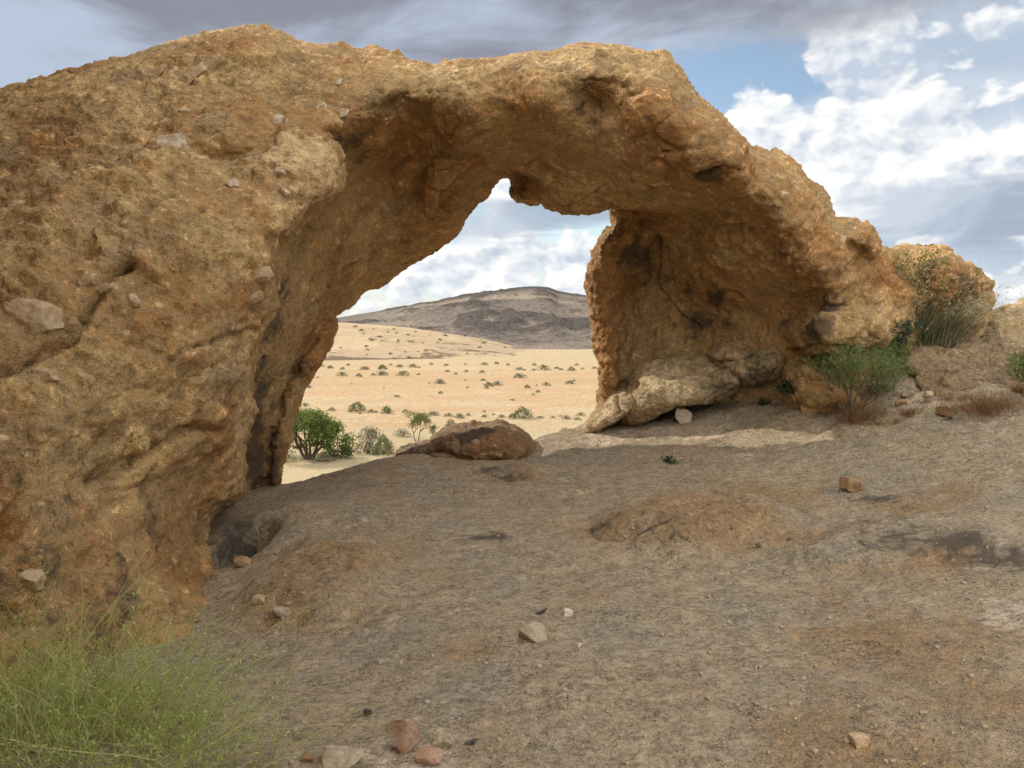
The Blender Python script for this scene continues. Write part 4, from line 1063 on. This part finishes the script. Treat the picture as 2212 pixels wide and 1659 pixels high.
# --- dark tuft with pale seed heads, and its neighbours
r = np.random.default_rng(31)
tb = spot(1992, 738)
tf = empty("grass_tuft", tb, "tall dark green grass tuft with pale seed heads against the brown rock", "grass tuft")
n = 2400
b = np.c_[tb[0] + r.normal(size=n) * .15 , tb[1] + r.normal(size=n) * .08, np.full(n, tb[2] - .04)]
d = unit(np.c_[(b[:, 0] - tb[0]) * 2.0 + .12 + r.normal(size=n) * .26, r.normal(size=n) * .25, np.full(n, 1.0)])
v, f, t, c = blades(b, d, r.uniform(.25, .70, n), .0055, .22, .14, 5, 32)
part("blades", (v, f, t), M_TUFT, tf)
n = 520
b = np.c_[tb[0] + .10 + r.normal(size=n) * .14, tb[1] + .02 + r.normal(size=n) * .06, np.full(n, tb[2])]
d = unit(np.c_[.42 + r.normal(size=n) * .36, r.normal(size=n) * .2, np.full(n, 1.0)])
v, f, t, c = blades(b, d, r.uniform(.48, .88, n), .005, .24, .25, 6, 33)
hd = c[:, 4:].reshape(-1, 3); k = np.repeat(np.arange(len(hd)), 4)
part("seed_heads", join([(v, f, t), leaves(hd[k] + r.normal(size=(len(k), 3)) * .008, .035, 5.0, 34, None, .6)]), M_HEADS, tf)

def leafy(X, Y, w, h, stems, per, size, mat, seed, label, name, lean=0.0, dy=0.0, cat="plant"):
    r = np.random.default_rng(seed); c0 = spot(X, Y) + np.array([0, dy, 0])
    root = empty(name, c0, label, cat)
    st, pts = [], []
    for i in range(stems):
        d = unit(np.array([r.normal() * w / h * .5 + lean, r.normal() * .2, 1.0])); p = [c0 + np.array([r.normal() * w * .12, r.normal() * .03, -.03])]
        for _ in range(6):
            d = unit(d + r.normal(size=3) * .12); p.append(p[-1] + d * h * r.uniform(.7, 1.1) / 6)
        st.append(tube(p, np.linspace(.006, .002, 7), 4)); pts += p[2:]
    part("stems", join(st), M_TWIG, root)
    pts = np.array(pts); k = r.integers(0, len(pts), per)
    part("leaves", leaves(pts[k] + r.normal(size=(per, 3)) * np.array([w * .10, w * .10, h * .05]), size, 1.7, seed + 1, None, .2), mat, root)
    return root
leafy(2012, 705, .26, .90, 12, 1000, .030, M_LEAF, 41, "slender bright green leafy plant rising above the dark grass tuft", "leafy_plant", .03)
leafy(1938, 750, .22, .36, 12, 700, .036, M_BLUE, 43, "blue green leafy plant at the left foot of the dark grass tuft", "leafy_plant")
leafy(1712, 846, .30, .15, 12, 620, .035, M_LOW, 45, "low dark green leafy plant under the dark brown boulder", "ground_plant")
leafy(1655, 872, .22, .09, 8, 300, .028, M_LOW, 46, "small dark green plant at the front of the leaning boulder", "ground_plant")
leafy(1428, 906, .06, .07, 5, 90, .020, M_LOW, 47, "tiny dark green plant left of the white quartz stone", "ground_plant")
leafy(1448, 998, .16, .075, 9, 120, .034, M_LOW, 48, "tiny spiky green plant alone on the bare slab", "ground_plant")
leafy(1900, 842, .36, .09, 10, 330, .026, M_LOW, 49, "patch of low green leaves behind the feathery bush", "ground_plant")
leafy(2045, 905, .14, .05, 6, 110, .022, M_LOW, 53, "tiny green plant beside the round brown stone", "ground_plant")

# --- loose stones
def stone(X, Y, wpx, hpx, mat, seed, label, name="stone", cuts=8, rough=.08, sink=.25, deep=.8, rot=0.0, geo=None):
    c0 = spot(X, Y); s = (c0[1] * CT - (c0[2] - EYE[2]) * ST) / FPX
    w, h = wpx * s * .5, hpx * s * .5
    v, f = stone_geo(seed, (w, w * deep, h), cuts, rough, geo)
    a = R(rot); v = v @ np.array([[math.cos(a), 0, math.sin(a)], [0, 1, 0], [-math.sin(a), 0, math.cos(a)]]).T
    v = v + c0 + np.array([0, w * deep * .3, h * (1 - 2 * sink)])
    o = mesh_obj(name, v, f, mat, None, (c0[0], c0[1], v[:, 2].min()), None, False if cuts > 6 else True)
    me = o.data; me.polygons.foreach_set('use_smooth', np.ones(len(me.polygons), bool))
    return tag(o, label, "stone")
stone(1474, 912, 38, 40, M_QUARTZ, 71, "upright white quartz stone with a rusty base beside the leaning boulder", "quartz_stone", 8, .12, .1)
stone(1840, 1060, 44, 36, M_BROWN, 72, "single tan rounded stone standing on the slab below the feathery bush", "stone", 8, .1, .08)
stone(876, 1622, 72, 86, M_PINK, 73, "blocky pink and white stone near the bottom of the photo", "stone", 7, .03, .10, .8, -22)
stone(928, 1650, 66, 36, M_PINK, 174, "flat reddish stone right beside the blocky pink stone", "stone", 9, .05, .2)
stone(1152, 1382, 66, 46, M_PALE, 75, "pale pinkish stone half sunk in the middle of the slab", "stone", 6, .08, .3)
stone(1226, 1330, 26, 17, M_QUARTZ, 76, "small white chip beside the dark sliver of stone", "stone", 5, .06, .25)
stone(1168, 1326, 34, 9, M_BLACK, 77, "thin dark sliver of stone lying on the slab", "stone_chip", 7, .04, .1, .4, -28)
stone(735, 1650, 100, 44, M_PALE, 78, "broad pale stone half buried at the bottom edge near the wispy grass", "stone", 6, .06, .35)
stone(795, 1545, 22, 17, M_BLACK, 79, "small dark stone up slope of the broad pale stone", "stone_chip", 8, .05, .15)
stone(748, 1622, 24, 20, M_BROWN, 80, "small dark brown stone touching the top of the broad pale stone", "stone", 8, .06, .15)
stone(662, 1646, 32, 20, M_BROWN, 81, "brown stone at the bottom edge beside the wispy grass", "stone", 8, .06, .2)
stone(1858, 1612, 44, 36, M_FELD, 82, "orange pink lump of stone at the lower right of the slab", "stone", 6, .14, .3)
stone(527, 1222, 44, 24, M_BROWN, 83, "reddish brown stone lying in the hollow beside the arch foot", "stone", 8, .07, .15)
stone(2046, 896, 46, 28, M_BROWN, 84, "round brown stone between the russet grass tufts", "stone", 7, .08, .2)
stone(1948, 874, 26, 14, M_BROWN, 85, "small orange brown stone behind the round russet tuft", "stone", 7, .08, .2)
stone(1962, 858, 34, 20, M_PALE, 86, "pale stone in the rubble behind the feathery bush", "stone", 7, .1, .2)
stone(2008, 856, 26, 14, M_FELD, 87, "orange tinted stone in the rubble below the dark ledge", "stone", 7, .1, .2)
stone(958, 1612, 58, 30, M_PALE, 89, "crumbly pale rock fragment right of the blocky pink stone", "stone", 5, .22, .35)
stone(1252, 1398, 14, 9, M_QUARTZ, 90, "tiny white pebble right of the pale sunken stone", "pebble", 6, .05, .15)
stone(1995, 1545, 16, 11, M_PALE, 91, "tiny pale pebble alone at the lower right of the slab", "pebble", 6, .05, .15)
stone(1018, 1607, 40, 8, M_BLACK, 92, "dark splinter of stone behind the crumbly pale fragment", "stone_chip", 7, .04, .1, .4, -20)
stone(610, 1325, 40, 26, M_PALE, 93, "angular pale fragment on the rusty slope by the arch foot", "stone", 8, .06, .35)
stone(560, 1300, 34, 22, M_FELD, 94, "angular orange fragment on the rusty slope by the arch foot", "stone", 8, .06, .35)
# gravel nobody could count
r = np.random.default_rng(99); gv, gf, o = [], [], 0
i1 = ico(1)
for k in range(2600):
    if r.uniform() < .62: X, Y = r.uniform(1250, 2212), 845 + 150 * r.uniform() ** 1.1
    else: X, Y = r.uniform(480, 2212), r.uniform(1000, 1655)
    x_, y_ = P(X, Y, 1.0)[0], 0
    q = spot(X, Y)
    if q[1] > 9.6: continue
    v, f = i1; s = .0035 + .011 * r.uniform() ** 4
    v = v * (s * r.uniform(.7, 1.3, 3)) + r.normal(size=v.shape) * s * .12
    gv.append(v + q + [0, 0, s * .25]); gf.append(f + o); o += len(v)
tag(mesh_obj("gravel", np.concatenate(gv), np.concatenate(gf), M_PALE), "fine pale gravel strewn over the slab", "gravel", None, "stuff")

# --- trees and scrub on the plain
def tree(name, X, Y, w, h, seed, label, leafm, trunks, depth, nleaf, lsize, spread, cat="tree", crown_lo=.25, clump=1.0, group=None):
    base, d0 = plain_at(X, Y); r = np.random.default_rng(seed)
    root = empty(name, base, label, cat, group)
    wood, tips = [], []
    for i in range(trunks):
        a = (i - (trunks - 1) / 2) / max(trunks, 1) * 2
        d = unit(np.array([a * w / h * .75 + r.normal() * .08, r.normal() * .35, 1.0]))
        branching(r, base + np.array([a * w * .05, 0, -.1]), d, h * .36, h * (.038 if trunks > 2 else .020), depth, wood, tips, spread, .10, .70, (2, 3), .13)
    tips = np.array(tips); ext = tips - base
    part("trunk", join(wood), M_BARK, root)
    k = r.integers(0, len(tips), nleaf)
    p = tips[k] + r.normal(size=(nleaf, 3)) * np.array([w, w, h * .8]) * .045 * clump
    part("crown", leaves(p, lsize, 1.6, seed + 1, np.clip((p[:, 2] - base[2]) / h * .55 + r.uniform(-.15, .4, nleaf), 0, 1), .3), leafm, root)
    return root
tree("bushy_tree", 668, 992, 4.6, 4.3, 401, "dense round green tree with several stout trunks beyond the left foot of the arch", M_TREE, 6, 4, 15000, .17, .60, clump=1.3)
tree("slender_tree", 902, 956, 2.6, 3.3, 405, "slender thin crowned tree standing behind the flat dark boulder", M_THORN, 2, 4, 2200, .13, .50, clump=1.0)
def shrub_geo(r, w, h, n, size, wood=True):
    a = r.uniform(0, 2 * math.pi, n); rr = np.sqrt(r.uniform(0.03, 1, n)); zz = r.uniform(0, 1, n)
    lump = 1 + .34 * np.sin(a * 2 + r.uniform(0, 6)) + .24 * np.sin(a * 5 + r.uniform(0, 6) + zz * 3)
    prof = np.sqrt(np.clip(1 - (zz * .96) ** 2.2, 0, 1)) * lump
    p = np.c_[np.cos(a) * rr * prof * w * .5, np.sin(a) * rr * prof * w * .5, zz * h * (.55 + .45 * lump) * (1 - .25 * rr ** 2)]
    d = unit(p + np.array([0, 0, h * .3]))
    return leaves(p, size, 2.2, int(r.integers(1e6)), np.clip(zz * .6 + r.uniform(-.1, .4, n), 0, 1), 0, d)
def big_shrub(X, Y, w, h, n, size, mat, seed, label, group=None):
    base, d = plain_at(X, Y); r = np.random.default_rng(seed)
    root = empty("shrub", base, label, "shrub", group)
    b = []
    for i in range(9):
        dd = unit(np.array([r.normal() * .7, r.normal() * .7, 1])); b.append(tube([base - [0, 0, .05], base + dd * h * .4, base + dd * h * .8 + r.normal(size=3) * .05], [.03, .02, .008], 4))
    part("stems", join(b), M_TWIG, root)
    v, f, t = shrub_geo(r, w, h, n, size); part("foliage", (v + base, f, t), mat, root)
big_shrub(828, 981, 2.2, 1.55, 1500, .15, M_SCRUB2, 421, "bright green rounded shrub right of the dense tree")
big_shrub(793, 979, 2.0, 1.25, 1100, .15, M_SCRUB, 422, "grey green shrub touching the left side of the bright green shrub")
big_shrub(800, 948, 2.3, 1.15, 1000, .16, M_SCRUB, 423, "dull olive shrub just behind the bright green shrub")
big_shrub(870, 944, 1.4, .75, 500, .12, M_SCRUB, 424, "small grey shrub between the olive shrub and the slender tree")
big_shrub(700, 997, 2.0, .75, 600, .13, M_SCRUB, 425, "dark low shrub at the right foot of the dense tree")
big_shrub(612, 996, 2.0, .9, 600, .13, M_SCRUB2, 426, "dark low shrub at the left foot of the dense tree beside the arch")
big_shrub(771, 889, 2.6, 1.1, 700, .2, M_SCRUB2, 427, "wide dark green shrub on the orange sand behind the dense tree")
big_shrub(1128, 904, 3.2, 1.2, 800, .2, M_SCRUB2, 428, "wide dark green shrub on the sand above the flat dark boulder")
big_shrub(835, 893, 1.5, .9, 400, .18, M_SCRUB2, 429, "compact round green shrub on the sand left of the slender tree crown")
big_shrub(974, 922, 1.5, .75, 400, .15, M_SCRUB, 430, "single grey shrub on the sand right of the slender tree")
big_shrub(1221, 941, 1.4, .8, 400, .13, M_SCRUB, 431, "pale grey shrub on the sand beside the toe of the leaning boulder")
# the many small shrubs: four kinds of dome, copied
SM = []
for k in range(4):
    rr_ = np.random.default_rng(500 + k); v, f, t = shrub_geo(rr_, 1.0, .40 + .05 * k, 300, .13)
    SM.append(mesh_obj("desert_shrub", v, f, M_SCRUB if k % 2 == 0 else M_SCRUB2, None, None, {'tone': t}, False))
used = [False] * 4
def small_shrub(q, w, label, group, i):
    k = i % 4
    o = SM[k] if not used[k] else SM[k].copy()
    if not used[k]: used[k] = True
    else: COL.objects.link(o)
    o.location = q; o.scale = (w, w, w * .85); o.rotation_euler = (0, 0, RNG.uniform(0, 6.28))
    tag(o, label, "shrub", group)
FAR = [(600, 622, 50), (710, 618, 60), (818, 610, 35), (895, 610, 45), (935, 615, 20), (390, 615, 40), (465, 625, 30), (462, 660, 50), (565, 662, 40), (653, 660, 30), (705, 655, 55), (837, 657, 60), (930, 657, 25), (313, 678, 20), (252, 733, 45),
       (520, 713, 12), (577, 672, 18), (1108, 640, 28), (1160, 655, 25), (1223, 640, 25), (1218, 597, 18), (1335, 597, 35), (1410, 592, 30), (1320, 645, 35), (1550, 625, 40), (1580, 632, 20), (1637, 632, 25), (1700, 622, 60), (1778, 620, 30), (1805, 628, 25),
       (1868, 628, 50), (1935, 625, 20), (2010, 620, 30), (1550, 670, 60), (1065, 707, 55), (1218, 695, 15), (1327, 692, 32), (1362, 722, 55), (1415, 718, 50), (1348, 742, 25), (1230, 738, 20), (1598, 735, 40), (1655, 727, 15), (1715, 722, 40), (1858, 708, 50),
       (1885, 697, 20), (1663, 764, 30), (1633, 783, 20), (1505, 816, 25), (1066, 772, 32), (995, 714, 12), (718, 742, 14), (800, 794, 32), (2035, 760, 35), (235, 846, 35), (400, 877, 40), (572, 897, 20), (640, 885, 40), (670, 888, 25), (850, 888, 40), (1020, 900, 60), (1115, 908, 45), (1185, 916, 55),
       (1235, 908, 30), (1333, 885, 22), (1335, 915, 35), (1440, 918, 40), (1505, 918, 50), (1677, 922, 35), (1755, 922, 25), (1838, 925, 45), (1925, 905, 40), (1905, 930, 40), (510, 1115, 40), (1390, 905, 20), (1800, 915, 18), (345, 608, 22), (500, 600, 25), (760, 600, 22), (1010, 596, 25), (1100, 600, 30), (1480, 600, 25), (1640, 600, 30), (1900, 600, 25)]
for i, (X, Y, w) in enumerate(FAR):
    q, d = plain_at(576 + X * .3524, 576 + (Y + w * .22) * .3524)
    near = Y > 780
    small_shrub(q, w * .3524 / FPX * d * 1.1, "low grey green shrub among the scattered shrubs on the nearer orange sand" if near else "tiny grey green shrub dotted on the far orange sand before the rise",
                "shrubs on the nearer sand" if near else "shrubs on the far sand", i)
bpy.context.view_layer.update(); DG = bpy.context.evaluated_depsgraph_get()
i = 0; r = np.random.default_rng(640)
while i < 70:
    X, Y = r.uniform(700, 1300), r.uniform(690, 784)
    t = Vector(P(X, Y, 10.0) - EYE).normalized(); o_ = Vector(EYE) + t * 150
    ok, loc, nor, _, ob, m = SC.ray_cast(DG, o_, t)
    if not ok or ob.name != "gravel_rise": continue
    small_shrub(np.array(loc) - [0, 0, .05], (.45 + 1.3 * r.uniform() ** 2) * (loc[1] / 280), "tiny dark shrub dotted over the pale gravel rise", "shrubs on the gravel rise", i); i += 1
# dry grass on the plain below the arch
n = 16000; r = np.random.default_rng(700)
y_ = r.uniform(44, 100, n); x_ = r.uniform(-.34, .14, n) * y_
keep = fbm(np.c_[x_, y_, 0 * x_], .12, 3, .5, 710) + r.normal(size=n) * .12 > -.05
x_, y_ = x_[keep], y_[keep]; n = len(x_)
b = np.c_[x_, y_, np.full(n, BASE_Z - .02)]
v, f, t, c = blades(b, unit(np.c_[r.normal(size=(n, 2)) * .4, np.ones(n)]), r.uniform(.1, .34, n), .045, .3, .3, 2, 711)
tag(mesh_obj("dry_grass", v, f, M_STRAW, None, None, {'tone': t}, False), "pale dry grass on the sand below the arch", "dry grass", None, "stuff")
lap('plants')
